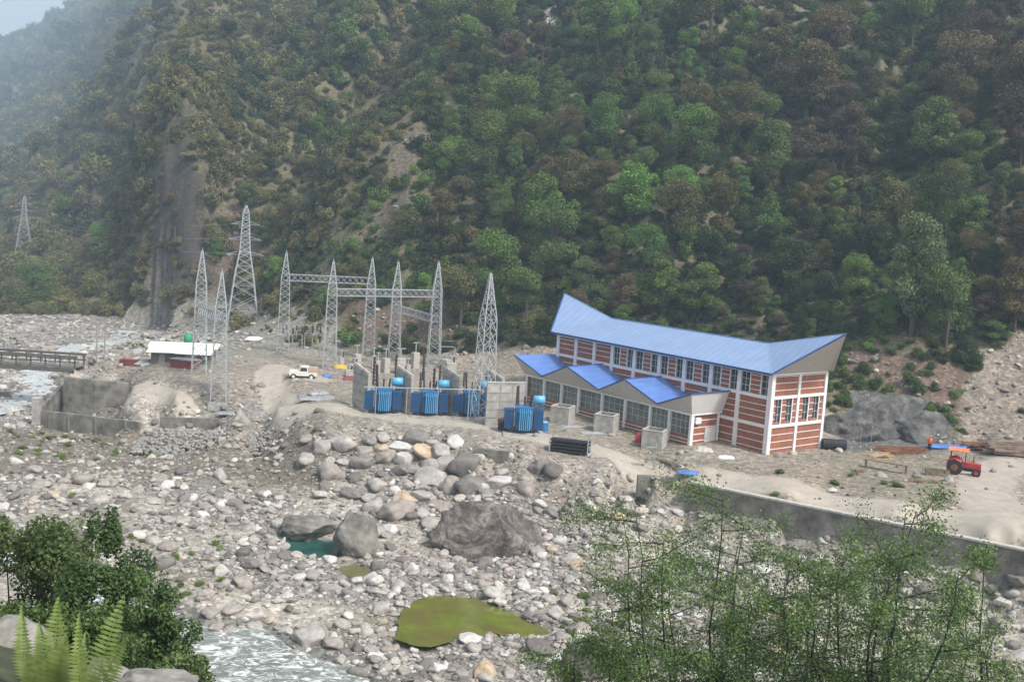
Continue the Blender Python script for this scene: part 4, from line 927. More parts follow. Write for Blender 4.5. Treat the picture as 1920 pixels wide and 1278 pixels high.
# ------------------------------------------------------------------ retaining walls
def wall_line(name, pts, th, hgt, label, mats=('conc_old', 'conc_cap'), cap=True, buttress=0, zt=None):
    """wall with vertical faces along pts (top centre line)"""
    o = empty(name, pts[0], 0, label, 'wall'); P0 = Vector(pts[0]); P = [Vector(p) - P0 for p in pts]; off = []
    for i in range(len(P)):
        d = (P[min(i+1, len(P)-1)] - P[max(i-1, 0)]); d.z = 0; d.normalize(); off.append(Vector((-d.y, d.x, 0)))
    def strip(w0, w1, z0, z1, nm, mat):
        m = MB(); vs = []
        for p, n in zip(P, off): vs += [p + n * w0 + Vector((0,0,z0)), p + n * w1 + Vector((0,0,z0)), p + n * w1 + Vector((0,0,z1)), p + n * w0 + Vector((0,0,z1))]
        fs = [(0,1,2,3), tuple(len(vs) - 4 + k for k in (3,2,1,0))]
        for i in range(len(P) - 1):
            for k in range(4): fs.append((4*i+k, 4*i+(k+1)%4, 4*i+4+(k+1)%4, 4*i+4+k))
        m.add(vs, fs); m.build(nm, mat, o)
    strip(-th/2, th/2, -hgt, 0, 'wall_face', M[mats[0]])
    if cap: strip(-th/2 - .07, th/2 + .05, 0, .16, 'coping', M[mats[1]])
    if buttress:
        for i in range(len(P) - 1):
            n = int((P[i+1] - P[i]).length / buttress)
            for k in range(max(1, n)):
                q = P[i].lerp(P[i+1], (k + .5) / max(1, n)); f_ = off[i]; dd = Vector((f_.y, -f_.x, 0)); c = q - f_ * (th / 2 + .06)
                m = MB(); m.bar(c + Vector((0,0,-hgt)), c + Vector((0,0,-.1)), .2); m.build('pilaster', M[mats[0]], o)
    return o
wall_line('retaining_wall', [p + np.array([0, .1, .05]) for p in WALLR], .55, 5.2, 'long stained concrete retaining wall below the road at the right', cap=True)
wall_line('retaining_wall', [atz(u, v, -4.15) for u, v in ((78, 769), (150, 777), (215, 785), (262, 791))], .4, 2.8, 'low stained river wall at the far left, left of the rubble gap', cap=False, buttress=2.6)
wall_line('retaining_wall', [atz(u, v, -3.05) for u, v in ((300, 781), (400, 784), (512, 790))], .4, 2.8, 'dark low river wall above the dry stone bank', cap=False)
wall_line('retaining_wall', [atz(505, 781, -2.6), atz(548, 783, -2.4)], .5, 2.4, 'short dark wall stub where the rubble slope begins', cap=False)
wall_line('abutment_wall', [atz(122, 706, -1.5), atz(180, 712, -1.6), atz(242, 718, -1.9)], .7, 5.2, 'dark masonry abutment wall beneath the bridge end', ('conc_old', 'conc_old'), cap=False)
wall_line('abutment_wall', [atz(122, 712, -2.4), atz(80, 760, -4.6)], .5, 3.0, 'stepped side wall running down from the bridge abutment', ('conc_old', 'conc_old'), cap=False)
p = atz(69, 795, -6.3); t = empty('wall_pillar', p, .1, 'stubby pale concrete pillar at the left end of the river wall', 'pillar')
m = MB(); m.box(-.45, .45, -.45, .45, -1, 3.2); m.build('shaft', M['conc'], t); m = MB(); m.box(-.5, .5, -.5, .5, 3.2, 3.35); m.build('cap', M['conc_cap'], t)
for k, (pa, pb, hh, lab) in enumerate(((atz(893, 838, -.45), atz(955, 846, -.5), 2.6, 'half buried concrete culvert headwall in the rubble below the zigzag tower'), (atz(1196, 890, -1.0), atz(1262, 894, -1.1), 2.0, 'half buried concrete wall stub below the sign post'))):
    wall_line('headwall', [pa, (pa + pb) / 2, pb], .5, hh, lab, ('conc_old', 'conc_old'), cap=False)

# ------------------------------------------------------------------ bridge
b0 = atz(140, 690, -1.3); bd = Vector((-1, .02, 0)).normalized(); t = empty('truss_bridge', b0, 0, 'grey steel footbridge with low truss rails reaching in from the left', 'bridge'); Lb = 30; wd = 3.0
m = MB(); m.box(-Lb, 0, 0, wd, -.1, .08); m.build('deck', M['conc_old'], t)
m = MB()
for y_ in (.05, wd - .05): m.bar((-Lb, y_, -.38), (0, y_, -.38), .5)
m.build('girder', M['dark_steel'], t)
for y_ in (.0, wd):
    m = MB(); m.bar((-Lb, y_, 1.5), (.3, y_, 1.5), .3); m.bar((-Lb, y_, .75), (.3, y_, .75), .16)
    n = 15
    for i in range(n + 1): m.bar((-Lb * i / n, y_, 0), (-Lb * i / n, y_, 1.5), .16)
    m.build('truss_rail', M['dark_steel'], t)
m = MB(); m.box(-.8, .5, -.2, wd + .2, -3.8, -.55); m.build('abutment', M['conc_old'], t)
for k, (u, v) in enumerate(((181, 683), (196, 681))):
    p = on(u, v); t = empty('utility_pole', p, 0, ['left thin pole of the two beside the bridge end', 'right thin pole of the two beside the bridge end'][k], 'pole', 'thin poles by the bridge'); m = MB(); m.tube([(0,0,-.5), (0,0,6.2)], [.11, .07], 8); m.build('pole', M['steel_old'], t); m = MB(); m.bar((-.4,0,5.9), (.4,0,5.9), .08); m.build('cross_arm', M['steel_old'], t)

# ------------------------------------------------------------------ white roofed sheds
def shed(u, v, yy, w, d, h, rz, label, wallmat, roofs):
    p = aty(u, v, yy); p[2] = gz(p[0], p[1]); t = empty('shed', p, rz, label, 'shed')
    m = MB(); m.box(-w/2, w/2, 0, d, -.5, h); m.build('wall', M[wallmat], t)
    for x0, x1, y0, y1, za, zb in roofs:
        m = MB(); m.slab([(x0, y0, za), (x1, y0, za), (x1, y1, zb), (x0, y1, zb)], .06)
        m.build('roof_sheet', M['tin'], t)
    m = MB(); m.box(-w*.3, -w*.3 + .8, -.04, .0, -.2, h - .3); m.build('door', M['steel_old'], t)
    return t
shed(320, 668, 141, 5.2, 4, 1.5, .18, 'low shed with a long white tin roof, left of the pair of towers', 'conc_old', ((-3.1, 2.8, -.8, 1.9, 1.5, 1.95), (-3.4, 2.2, 1.95, 4.6, 1.9, 2.3)))
shed(366, 674, 139, 4.2, 4, 1.6, .12, 'low shed under a second white tin roof, behind the left tower of the pair', 'conc_old', ((-2.6, 2.2, -.9, 1.8, 1.6, 2.1), (-1.6, 2.6, 1.85, 4.4, 2.0, 2.5)))
p = on(340, 690); t = empty('red_hut', p, -.35, 'small dark red sheet hut beneath the white roofed sheds', 'hut'); m = MB(); m.box(-1.7, 1.7, -.1, 1.6, -.3, 1.1); m.build('wall', M['brickred'], t); m = MB(); m.box(-1.8, 1.8, -.25, 1.75, 1.1, 1.18); m.build('roof', M['steel_old'], t)
p = on(243, 684); t = empty('red_pallet_stack', p, 0, 'low stack of dark red sheets left of the sheds', 'stack'); m = MB()
for j in range(4): m.box(-1.3 + .05 * (j % 2), 1.3 - .04 * j, -.5, .5, .05 + j * .2, .2 + j * .2)
m.build('sheets', M['brickred'], t)
p = on(352, 644); t = empty('water_tank', p, 0, 'small green tank standing behind the white roofed sheds', 'tank'); m = MB(); m.tube([(0,0,-.3), (0,0,1.5), (0,0,1.7)], [.7,.7,.45], 16); m.build('shell', M['green'], t, True); m = MB(); m.tube([(0,0,1.68), (0,0,1.82)], .3, 12); m.build('lid', M['green'], t)
# jeep
def jeep(loc, rz):
    t = empty('jeep', loc, rz, 'cream jeep with a tan rear cover parked in the yard behind the transformers', 'jeep')
    m = MB(); m.box(-1.8, 1.75, -.75, .75, .5, .98); m.box(.55, 1.7, -.68, .68, .98, 1.12); m.build('body', M['jeep'], t)
    m = MB(); m.add([(-.7,-.7,.98),(.55,-.7,.98),(.55,.7,.98),(-.7,.7,.98),(-.7,-.64,1.72),(.3,-.64,1.72),(.3,.64,1.72),(-.7,.64,1.72)], [(0,3,2,1),(4,5,6,7),(0,1,5,4),(1,2,6,5),(2,3,7,6),(3,0,4,7)]); c = m.build('cab', M['jeep'], t)
    m = MB(); m.add([(-.55,-.705,1.1),(.38,-.705,1.1),(.25,-.665,1.58),(-.55,-.665,1.58)], [(0,1,2,3)]); m.add([(-.55,.705,1.1),(.38,.705,1.1),(.25,.665,1.58),(-.55,.665,1.58)], [(0,1,2,3)]); m.add([(.535,-.55,1.1),(.535,.55,1.1),(.365,.5,1.62),(.365,-.5,1.62)], [(0,1,2,3)]); m.build('window', M['glass'], c)
    m = MB(); m.box(-1.85, -.75, -.72, .72, .99, 1.6); m.build('rear_cover', M['tanrock'], t)
    for x_ in (-1.15, 1.15):
        for sg in (-1, 1):
            m = MB(); m.tube([(x_, sg*.62, .38), (x_, sg*.84, .38)], .38, 16); w = m.build('wheel', M['tyre'], t); m = MB(); m.tube([(x_, sg*.84, .38), (x_, sg*.86, .38)], .2, 12); m.build('rim', M['jeep'], w)
    m = MB(); m.box(1.75, 1.8, -.6, -.4, .75, .92); m.box(1.75, 1.8, .4, .6, .75, .92); m.build('headlight', M['tin'], t)
    m = MB(); m.box(1.75, 1.9, -.75, .75, .42, .56); m.build('bumper', M['black'], t)
jeep(aty(568, 710, 134), math.pi + .1)
# ------------------------------------------------------------------ stones
import bmesh
def ico(sub):
    b = bmesh.new(); bmesh.ops.create_icosphere(b, subdivisions=sub, radius=1); b.verts.ensure_lookup_table()
    V = np.array([v.co[:] for v in b.verts]); F = np.array([[v.index for v in f.verts] for f in b.faces]); b.free(); return V, F
ICO2, ICO3, ICO5, ICO6 = ico(2), ico(3), ico(5), ico(6)
def rock_shape(base, seed, cuts=9, rough=.12, flat=1.0):
    V, F = base; r = np.random.default_rng(seed); V = V.copy()
    for _ in range(cuts):
        n = r.normal(size=3); n /= np.linalg.norm(n); d = r.uniform(.55, .88); s = V @ n; V -= np.where(s > d, s - d, 0)[:, None] * n
    o = r.random(3) * 50; n1 = fbm(V[:, 0] * 1.3 + o[0], V[:, 1] * 1.3 + V[:, 2] * 1.7 + o[1], 3); n2 = fbm(V[:, 1] * 3.1 + o[2], V[:, 2] * 3.1 + V[:, 0] + o[0], 3)
    V *= (1 + rough * n1 + rough * .5 * n2)[:, None]; V[:, 2] *= flat; V /= np.abs(V[:, :2]).max(); return V, F
def rock_mesh(name, base, seed, mat, **kw):
    V, F = rock_shape(base, seed, **kw); return npmesh(name, V, F, [mat], smooth=base is not ICO2)
BOULD = [rock_mesh('boulder', ICO3, 100 + k, M['stone'], cuts=13 + k % 6, rough=.24, flat=.62 + .06 * (k % 5)) for k in range(12)]
STONES = [rock_mesh('stone', ICO2, 200 + k, M['stone'], cuts=11, rough=.22, flat=.6 + .05 * (k % 5)) for k in range(8)]
RUBB = [rock_mesh('rubble', ICO2, 300 + k, M['rubble'], cuts=9, rough=.2, flat=.6 + .07 * (k % 4)) for k in range(6)]
def boulder(u, v, wpx, label, seed=0, mat=None, rz=None, hr=1.0, group=None, dep=1.0, cat='boulder'):
    p = hit(u, v); s = wpx / 2 * p[1] / FOC; o = link('boulder', BOULD[seed % 12], None)
    if mat:
        me = o.data.copy(); me.materials.clear(); me.materials.append(mat); o.data = me
    o.scale = (s, s * dep, s * hr); o.rotation_euler = (random.uniform(-.2, .2), random.uniform(-.2, .2), random.random() * 6.3 if rz is None else rz)
    o.location = (p[0], p[1] + s * dep * .4, p[2] + s * hr * .25); return tag(o, label, cat, group)
# the giant dark boulder and its neighbour
def bigrock(name, u, v, yy, sx_, sy_, sz_, seed, mat, label, rz=0, cuts=7, zoff=0, tilt=(0, 0), cat='boulder', base=None, rough=.18, nz=.12):
    V, F = rock_shape(base or ICO5, seed, cuts=cuts, rough=rough); p = aty(u, v, yy); V = V * np.array([sx_, sy_, sz_])
    o_ = np.random.default_rng(seed).random(2) * 40; k = fbm(V[:, 0] * .9 + o_[0], V[:, 2] * 1.6 + V[:, 1] * .5 + o_[1], 5)
    V = V * (1 + nz * k)[:, None]; V[:, 0] += fbm(V[:, 2] * 2.2, V[:, 0] * .3, 3) * .12 * sy_ * .3
    o = link(name, npmesh(name, V, F, [mat], smooth=True), None, (p[0], p[1] + sy_ * .6, p[2] + zoff), rz); o.rotation_euler = (tilt[0], tilt[1], rz); return tag(o, label, cat)
bigrock('boulder', 932, 1046, 84.5, 6.0, 3.8, 4.0, 46, M['dark_rock'], 'giant dark streaked boulder, the largest in the river bed', .25, cuts=16, zoff=.1, tilt=(-.15, .12))
bigrock('boulder', 660, 1046, 83.5, 2.3, 2.2, 2.7, 9, M['conc_old'], 'large brown grey angular boulder right of the turquoise pool', .4, cuts=9, zoff=.9)
bigrock('boulder', 575, 1000, 87.5, 2.6, 2.0, 1.2, 12, M['conc_old'], 'long low brownish rock behind the turquoise pool', .1, cuts=6, zoff=.1)
bigrock('rock_outcrop', 1672, 836, 119, 9.8, 5, 6.4, 21, M['bedrock'], 'smooth dark grey bedrock face behind the yard, nearest the powerhouse', .1, cuts=13, cat='rock', zoff=-.6, tilt=(-.25, .12))
bigrock('rock_outcrop', 1762, 840, 118, 7.2, 4, 4.2, 23, M['bedrock'], 'dark grey bedrock hump sloping down behind the blue tarp', -.1, cuts=12, cat='rock', zoff=-.8, tilt=(-.2, .32))
bigrock('rock_outcrop', 1105, 1250, 62, 1.9, 1.6, 2.0, 25, M['dark_rock'], 'brown mossy boulder at the bottom edge beneath the leafy branches', .2, cuts=7, zoff=-.4, cat='rock')
bigrock('rock_outcrop', -5, 1310, 8.2, .42, .5, .62, 33, M['grey_rock'], 'grey layered rock in the bottom left corner', .3, cuts=9, zoff=-.05, cat='rock')
bigrock('rock_outcrop', 285, 1330, 8.4, .42, .4, .26, 29, M['grey_rock'], 'rounded grey rock at the bottom edge right of the ferns', .1, cuts=8, cat='rock')
bigrock('rock_outcrop', 170, 1320, 8.8, .4, .4, .38, 31, M['grey_rock'], 'pale rock half hidden behind the ferns', .9, cuts=8, cat='rock')
HEROES = [(450,1205,26,'small brown boulder awash in the middle of the white water',2,.8),(505,1232,34,'wet grey boulder breaking the white water',5,.7),(428,1248,30,'low wet boulder in the white water beside the bushes',7,.7),(560,1262,36,'flat wet stone at the bottom edge of the white water',9,.5),(535,1188,34,'pale boulder at the upper edge of the white water',3,.8),(480,1180,40,'broad tan grey boulder where the white water begins',1,.7),(735,975,72,'rounded grey boulder upslope left of the giant dark boulder',1,1.0),(848,925,52,'tan grey boulder just above the giant dark boulder',2,1.1),(812,912,66,'dark grey boulder in the middle of the rubble slope',3,.9),
 (795,858,52,'orange tan boulder near the top of the rubble slope',4,.8),(835,880,46,'pale block above the dark grey boulder on the rubble slope',5,1.1),(752,870,40,'brownish upright block on the rubble slope',6,1.3),(872,885,60,'large grey brown boulder at the right of the rubble slope',7,1.2),
 (713,848,26,'small round yellowish boulder high on the rubble slope',8,1.0),(985,928,42,'white blocky boulder above the right end of the giant one',9,1.2),(1040,890,46,'light grey boulder on the bank below the black bars',10,1.0),(1010,885,40,'blue grey boulder beside the light grey one on the bank',11,1.1),
 (760,942,46,'flat tan boulder low on the rubble slope',0,.7),(150,905,56,'broad pale boulder at the far left of the river bed',1,.75),(72,915,50,'low brownish boulder at the left edge of the river bed',2,.6),(258,832,36,'flat white slab below the river wall',3,.4),
 (578,1202,72,'dark brown boulder where the white water passes',4,.75),(640,1180,36,'upright reddish boulder by the white water',5,1.3),(700,1095,44,'pale domed boulder near the shallow puddle',6,1.0),(712,1150,48,'dark angular rock left of the green pool',7,1.0),
 (620,1215,50,'light grey block beside the white water',8,.9),(905,1268,52,'orange brown boulder at the bottom edge',9,.9),(820,1262,40,'grey pointed boulder at the bottom edge',10,1.1),(910,1062,40,'white round boulder below the giant one',11,.9),
 (1080,1062,28,'tan block with an orange top below the giant boulder',0,1.2),(1058,1060,24,'brown block beside the tan one below the giant boulder',1,1.1),(880,1205,60,'pale flat boulder below the green pool',2,.5),(1020,1225,80,'wide pale boulder below the right end of the green pool',3,.6),
 (468,1068,34,'tall pale boulder in the left river bed',4,1.2),(310,1030,44,'pinkish pale boulder in the left river bed',5,.8),(165,915,30,'small dark boulder in the left river bed',6,.8),(1200,965,50,'pale slab at the foot of the half buried wall',7,.6),
 (1160,975,34,'yellowish block left of the blue grey slab',8,.9),(1480,1165,60,'tan boulder seen through the right tree',9,.8),(1430,1075,46,'pale boulder seen between the two trees',10,.8),(1620,1010,34,'pale stone at the foot of the long retaining wall',11,.7),
 (1560,922,24,'white stone on the dusty verge of the road',0,.7),(1745,1120,60,'grey boulder in the boulder heap at the right edge',1,.9),(1820,1150,66,'large grey boulder at the right edge beneath the wall',2,.9),(1880,1180,56,'pale boulder at the right edge of the picture',3,.8)]
for u, v, w, lab, sd, hr in HEROES: boulder(u, v, w * (1.25 if 540 < u < 900 and v < 1000 else 1.05), lab, sd, M['tanrock'] if any(s_ in lab for s_ in ('orange', 'tan b', 'yellowish')) else None, hr=hr)
# up to 300 boulders in all, the rest as loose stones
taken = [(h_[0], h_[1], h_[2]) for h_ in HEROES] + [(928, 990, 220), (660, 1010, 100), (575, 990, 90)]
cnt = 0; tries = 0
while cnt < 249 and tries < 20000:
    tries += 1
    r_ = random.random()
    if r_ < .5: u, v = random.gauss(775, 75), random.uniform(825, 1005); w = random.uniform(24, 66)
    elif r_ < .55: u, v = random.uniform(0, 420), random.uniform(880, 960); w = random.uniform(16, 34)
    elif r_ < .62: u, v = random.uniform(380, 760), random.uniform(1040, 1250); w = random.uniform(20, 46)
    elif r_ < .70: u, v = random.uniform(1130, 1290), random.uniform(930, 1000); w = random.uniform(20, 40)
    elif r_ < .85: u, v = random.uniform(1560, 1920), random.uniform(1080, 1250); w = random.uniform(28, 64)
    else: u, v = random.uniform(700, 1560), random.uniform(1050, 1275); w = random.uniform(18, 40)
    p = hit(u, v)
    if p[2] > -.9 or p[1] < 50: continue
    if min(poly_sd(np.array([p[0]]), np.array([p[1]]), q)[0] for q in (GREEN, TURQ, SMALL)) < .6: continue
    if poly_sd(np.array([p[0]]), np.array([p[1]]), RAPID)[0] < -1.2 and random.random() < .55: continue
    hp = r_ < .5; ov = .62 if hp else 1
    if any(abs(u - a) < (w + c) * .45 * ov and abs(v - b) < (w + c) * .33 * ov for a, b, c in taken): continue
    taken.append((u, v, w)); cnt += 1
    zone = 'stony rubble slope' if v < 1010 and 500 < u < 960 else ('left river bed' if u < 560 else ('boulder heap below the retaining wall' if u > 1500 else 'middle of the river bed'))
    boulder(u, v, w, 'ordinary grey to tan boulder, one of many in the ' + zone, cnt, None, hr=random.uniform(.7, 1.15), group='boulders in the ' + zone)

# geometry-nodes scatter for what nobody could count
def scatter(name, P, S, Rr, idx, protos, label, cat, tint=None):
    col = bpy.data.collections.new(name + '_kinds')
    for k, me in enumerate(protos): col.objects.link(bpy.data.objects.new('%s_kind_%02d' % (name, k), me))
    me = bpy.data.meshes.new(name); n = len(P); me.vertices.add(n); me.vertices.foreach_set('co', np.asarray(P, np.float32).ravel())
    for nm, ty, arr, fld in (('scl', 'FLOAT_VECTOR', S, 'vector'), ('rot', 'FLOAT_VECTOR', Rr, 'vector'), ('pick', 'INT', idx, 'value')):
        a = me.attributes.new(nm, ty, 'POINT'); a.data.foreach_set(fld, np.asarray(arr, np.int32 if ty == 'INT' else np.float32).ravel())
    if tint is not None:
        a = me.attributes.new('tint', 'FLOAT_COLOR', 'POINT'); t4 = np.ones((n, 4), np.float32); t4[:, :3] = tint; a.data.foreach_set('color', t4.ravel())
    o = link(name, me); ng = bpy.data.node_groups.new(name, 'GeometryNodeTree')
    ng.interface.new_socket('Geometry', in_out='INPUT', socket_type='NodeSocketGeometry'); ng.interface.new_socket('Geometry', in_out='OUTPUT', socket_type='NodeSocketGeometry')
    gi = ng.nodes.new('NodeGroupInput'); go = ng.nodes.new('NodeGroupOutput'); ip = ng.nodes.new('GeometryNodeInstanceOnPoints'); ci = ng.nodes.new('GeometryNodeCollectionInfo')
    ci.inputs['Collection'].default_value = col; ci.inputs['Separate Children'].default_value = True; ci.inputs['Reset Children'].default_value = True
    ng.links.new(gi.outputs[0], ip.inputs['Points']); ng.links.new(ci.outputs[0], ip.inputs['Instance']); ip.inputs['Pick Instance'].default_value = True
    for nm, dt, sock in (('scl', 'FLOAT_VECTOR', 'Scale'), ('rot', 'FLOAT_VECTOR', 'Rotation'), ('pick', 'INT', 'Instance Index')):
        na = ng.nodes.new('GeometryNodeInputNamedAttribute'); na.data_type = dt; na.inputs['Name'].default_value = nm; ng.links.new(na.outputs['Attribute'], ip.inputs[sock])
    ng.links.new(ip.outputs[0], go.inputs[0]); md = o.modifiers.new('scatter', 'NODES'); md.node_group = ng
    return tag(o, label, cat, kind='stuff')
def plan_samples(n, y0, y1, spread=.6):
    yy = np.exp(rng.uniform(math.log(y0), math.log(y1), n)); a = rng.uniform(-spread, spread, n); return yy * np.tan(a), yy
def surf(xx, yy):                                           # height read from the terrain grid (bilinear)
    a = np.arctan2(xx, yy); r = np.hypot(xx, yy); fa = np.clip((a - th[0]) / (th[1] - th[0]), 0, NA - 1.001); fr = np.interp(r, rr, np.arange(NR)); fr = np.clip(fr, 0, NR - 1.001)
    i = fr.astype(int); j = fa.astype(int); u_, v_ = fr - i, fa - j
    g = lambda A: (A[i, j] * (1 - v_) + A[i, j + 1] * v_) * (1 - u_) + (A[i + 1, j] * (1 - v_) + A[i + 1, j + 1] * v_) * u_
    return g
ROADg, MOUNTg, VEGg, Zg = road.reshape(NR, NA), mount.reshape(NR, NA), veg.reshape(NR, NA), TZ
def stones(name, n, y0, y1, keepfn, size, sig, protos, label, smax=.9):
    xx, yy = plan_samples(n, y0, y1); g = surf(xx, yy); zz = g(Zg); rd = g(ROADg); mt = g(MOUNTg); vg = g(VEGg)
    k = rng.random(n) < keepfn(xx, yy, zz, rd, mt, vg)
    for q in (GREEN, TURQ, SMALL): k &= poly_sd(xx, yy, q) > .1
    k &= poly_sd(xx, yy, RAPID) > -.3 - rng.random(n) ** 6 * 5
    lx, ly = -(yy * 0), 0
    # keep out of the powerhouse footprint
    dx, dy = xx - BC[0], yy - BC[1]; a_ = -dx * math.cos(YAW) + dy * math.sin(YAW); b_ = dx * math.sin(YAW) + dy * math.cos(YAW)
    k &= ~((a_ > -.2) & (a_ < LEN + .3) & (b_ > -5 * (a_ > 6)) & (b_ < WID + .2))
    xx, yy, zz = xx[k], yy[k], zz[k]; m = len(xx); s = np.minimum(size * np.exp(rng.normal(0, sig, m)) * (yy / 80) ** .6, smax)
    S = np.stack([s * rng.uniform(.8, 1.3, m), s * rng.uniform(.7, 1.1, m), s * rng.uniform(.6, 1.1, m)], -1)
    Rr = np.stack([rng.normal(0, .25, m), rng.normal(0, .25, m), rng.uniform(0, 6.28, m)], -1)
    scatter(name, np.stack([xx, yy, zz + s * .12], -1), S, Rr, rng.integers(0, len(protos), m), protos, label, 'stones')
def kr(x, y, z, rd, mt, vg):
    patch = .55 + .45 * sstep(-.35, .1, fbm(x / 9, y / 9, 3)); patch = patch * (.25 + .75 * (fbm(x / 8 + 5, y / 8, 4) < .12)); bd = surf(x, y)(BANDM.reshape(NR, NA)); return (1 - .8 * bd) * np.where(z < -3.2, 1.0 * patch, np.where(z < -1, .12, .0)) * (1 - rd) * (mt < .3)
stones('river_stones', 150000, 49, 236, kr, .14, .66, STONES, 'countless pale grey river stones covering the dry river bed')
def kb(x, y, z, rd, mt, vg): return np.maximum(.8 * surf(x, y)(BANDM.reshape(NR, NA)), 0) + np.where((z >= -4.6) & (z < -.55), .75, np.where(z >= -.55, .10 + .25 * (y > 165), 0)) * (1 - rd * .82) * (mt < .4) * (y > 70)
stones('rubble_stones', 60000, 72, 235, kb, .095, .7, RUBB, 'loose brownish grey rubble on the slopes and around the yard', .7)
def kc(x, y, z, rd, mt, vg):
    u, v, d = project(np.stack([x, y, z], -1)); return (mt > .3) * (vg < .45) * .8 * (y < 330) * (poly_sd(u, v, CLIFF) > 5)
stones('slope_rubble', 26000, 112, 330, kc, .14, .6, RUBB, 'broken rock lying on the bare parts of the mountain foot', 1.2)
# dry stone bank below the river wall
o_ = atz(245, 846, -6.1); e_ = atz(510, 852, -5.2); V_, F_ = [], []; off = 0
d_ = (e_ - o_); Ln = np.linalg.norm(d_[:2]); d_ = d_ / Ln; nrm = np.array([-d_[1], d_[0], 0])
for k in range(800):
    s_ = rng.random() * Ln; hgt = rng.random(); c_ = o_ + d_ * s_ + nrm * (hgt * 2.0 - .2) + np.array([0, 0, -.1 + hgt * 2.3 * (1 - .5 * (s_ / Ln < .12))]); V, F = rock_shape(ICO2, 900 + k % 14, cuts=8, rough=.15)
    sc = rng.uniform(.18, .42); a = rng.random() * 6.28; Rm = np.array([[math.cos(a), -math.sin(a), 0], [math.sin(a), math.cos(a), 0], [0, 0, 1]])
    V_.append((V * np.array([sc, sc * .8, sc * .6])) @ Rm.T + c_ - o_); F_.append(F + off); off += len(V)
tag(link('dry_stone_bank', npmesh('dry_stone_bank', np.concatenate(V_), np.concatenate(F_), [M['dark_stone']]), None, o_), 'bank of stacked dark stones below the low river wall', 'wall')
# ------------------------------------------------------------------ plants
def quads(C, Nrm, size, asp, r):
    n = len(C); t1 = np.cross(Nrm, r.normal(size=(n, 3))); t1 /= np.linalg.norm(t1, axis=1)[:, None] + 1e-9; t2 = np.cross(Nrm, t1); t2 /= np.linalg.norm(t2, axis=1)[:, None] + 1e-9
    s = (size * r.uniform(.6, 1.35, n))[:, None]
    V = np.stack([C - t1 * s, C - t2 * s * asp + t1 * s * .1, C + t1 * s, C + t2 * s * asp + t1 * s * .1], 1).reshape(-1, 3)
    return V, np.arange(4 * n).reshape(-1, 4)
def crown_pts(lobes, n, r, fill=.45):
    """leaf centres spread through lumpy lobes (x,y,z,rx,rz)"""
    w = np.array([l[3] ** 2 for l in lobes]); k = r.choice(len(lobes), n, p=w / w.sum()); L = np.array(lobes)[k]
    d = r.normal(size=(n, 3)); d /= np.linalg.norm(d, axis=1)[:, None]; rad = (fill + (1 - fill) * r.random(n) ** .6)[:, None]
    C = L[:, :3] + d * rad * np.stack([L[:, 3], L[:, 3], L[:, 4]], -1); return C, d, k
def tree_data(seed, h, r0, shape='round', n=1500, leaf=.26):
    r = np.random.default_rng(seed); lobes = []
    nl = 20 if shape != 'cone' else 12
    for i in range(nl):
        if shape == 'cone': f = i / nl; rr_ = r0 * (1 - f) * .75 + .12; z = h * (.18 + .8 * f); a = r.random() * 6.28; q = rr_ * .5; lobes.append((q * math.cos(a), q * math.sin(a), z, rr_, h * .09))
        else:
            a = r.random() * 6.28; f = r.random() ** .8; z = h * (.22 + .68 * f); q = r0 * (.8 * math.sqrt(1 - (abs(f - .3) * 1.25) ** 2)) * r.random() ** .5
            s = r0 * r.uniform(.28, .5); lobes.append((q * math.cos(a), q * math.sin(a), z, s, s * .75))
    C, d, k = crown_pts(lobes, n, r); Nn = d * .6 + r.normal(size=d.shape) * .6 + np.array([0, 0, .45]); Nn /= np.linalg.norm(Nn, axis=1)[:, None]
    V, Q = quads(C, Nn, leaf, .7, r); lt = r.uniform(.1, .8, len(lobes)); tone = np.clip(lt[k] + r.normal(0, .22, n), 0, 1)
    m = MB(); m.tube([(0, 0, -.8), (.05, 0, h * .3), (0, .06, h * .6), (0, 0, h * .9)], [.03 * h, .022 * h, .013 * h, .004 * h], 6)
    for l in lobes: m.tube([(0, 0, max(.1, l[2] * .62)), (l[0] * .5, l[1] * .5, l[2] * .85), (l[0], l[1], l[2])], [.010 * h, .007 * h, .003 * h], 4)
    return V, Q, tone, m
KINDS = {}
for nm, shape, ws in (('broadleaf_tree', 'round', (2.6, 3.1, 2.3, 2.9, 2.4)), ('conifer_tree', 'cone', (1.5, 1.2))):
    KINDS[nm] = []
    for i, w in enumerate(ws):
        V, Q, tone, m = tree_data(40 + i * 7 + len(nm), 8.0, w, shape, 8000 if shape == 'round' else 4200, .10)
        KINDS[nm].append((npmesh(nm + '_crown', V, Q, [M['leaf_obj']], tone=tone), m.mesh(nm + '_trunk', M['bark'])))
PAL = {'olive': (.165, .155, .062), 'brown': (.185, .15, .083), 'dark': (.065, .09, .036), 'green': (.115, .175, .05), 'bright': (.17, .27, .062), 'umber': (.118, .094, .066), 'pale': (.17, .20, .085)}
def tree(u, v, hpx, label, kind='broadleaf_tree', colr='green', var=0, group=None, wide=1.0, cjit=.12):
    p = hit(u, v); s = hpx * p[1] / FOC / 8.0 * 1.03; cm, tm = KINDS[kind][var % len(KINDS[kind])]
    t = empty(kind, (p[0], p[1], p[2] - .2), random.random() * 6.28, label, 'tree', group); t.scale = (s * wide, s * wide, s)
    c = link('crown', cm, t); j = [1 + random.uniform(-cjit, cjit) for _ in range(3)]; pc = PAL[colr] if isinstance(colr, str) else colr
    br_ = 1.08 if colr in ('green', 'bright') else .85; c.color = (pc[0] * j[0] * br_, pc[1] * j[1] * br_, pc[2] * j[2] * br_, 1); link('trunk', tm, t); return t
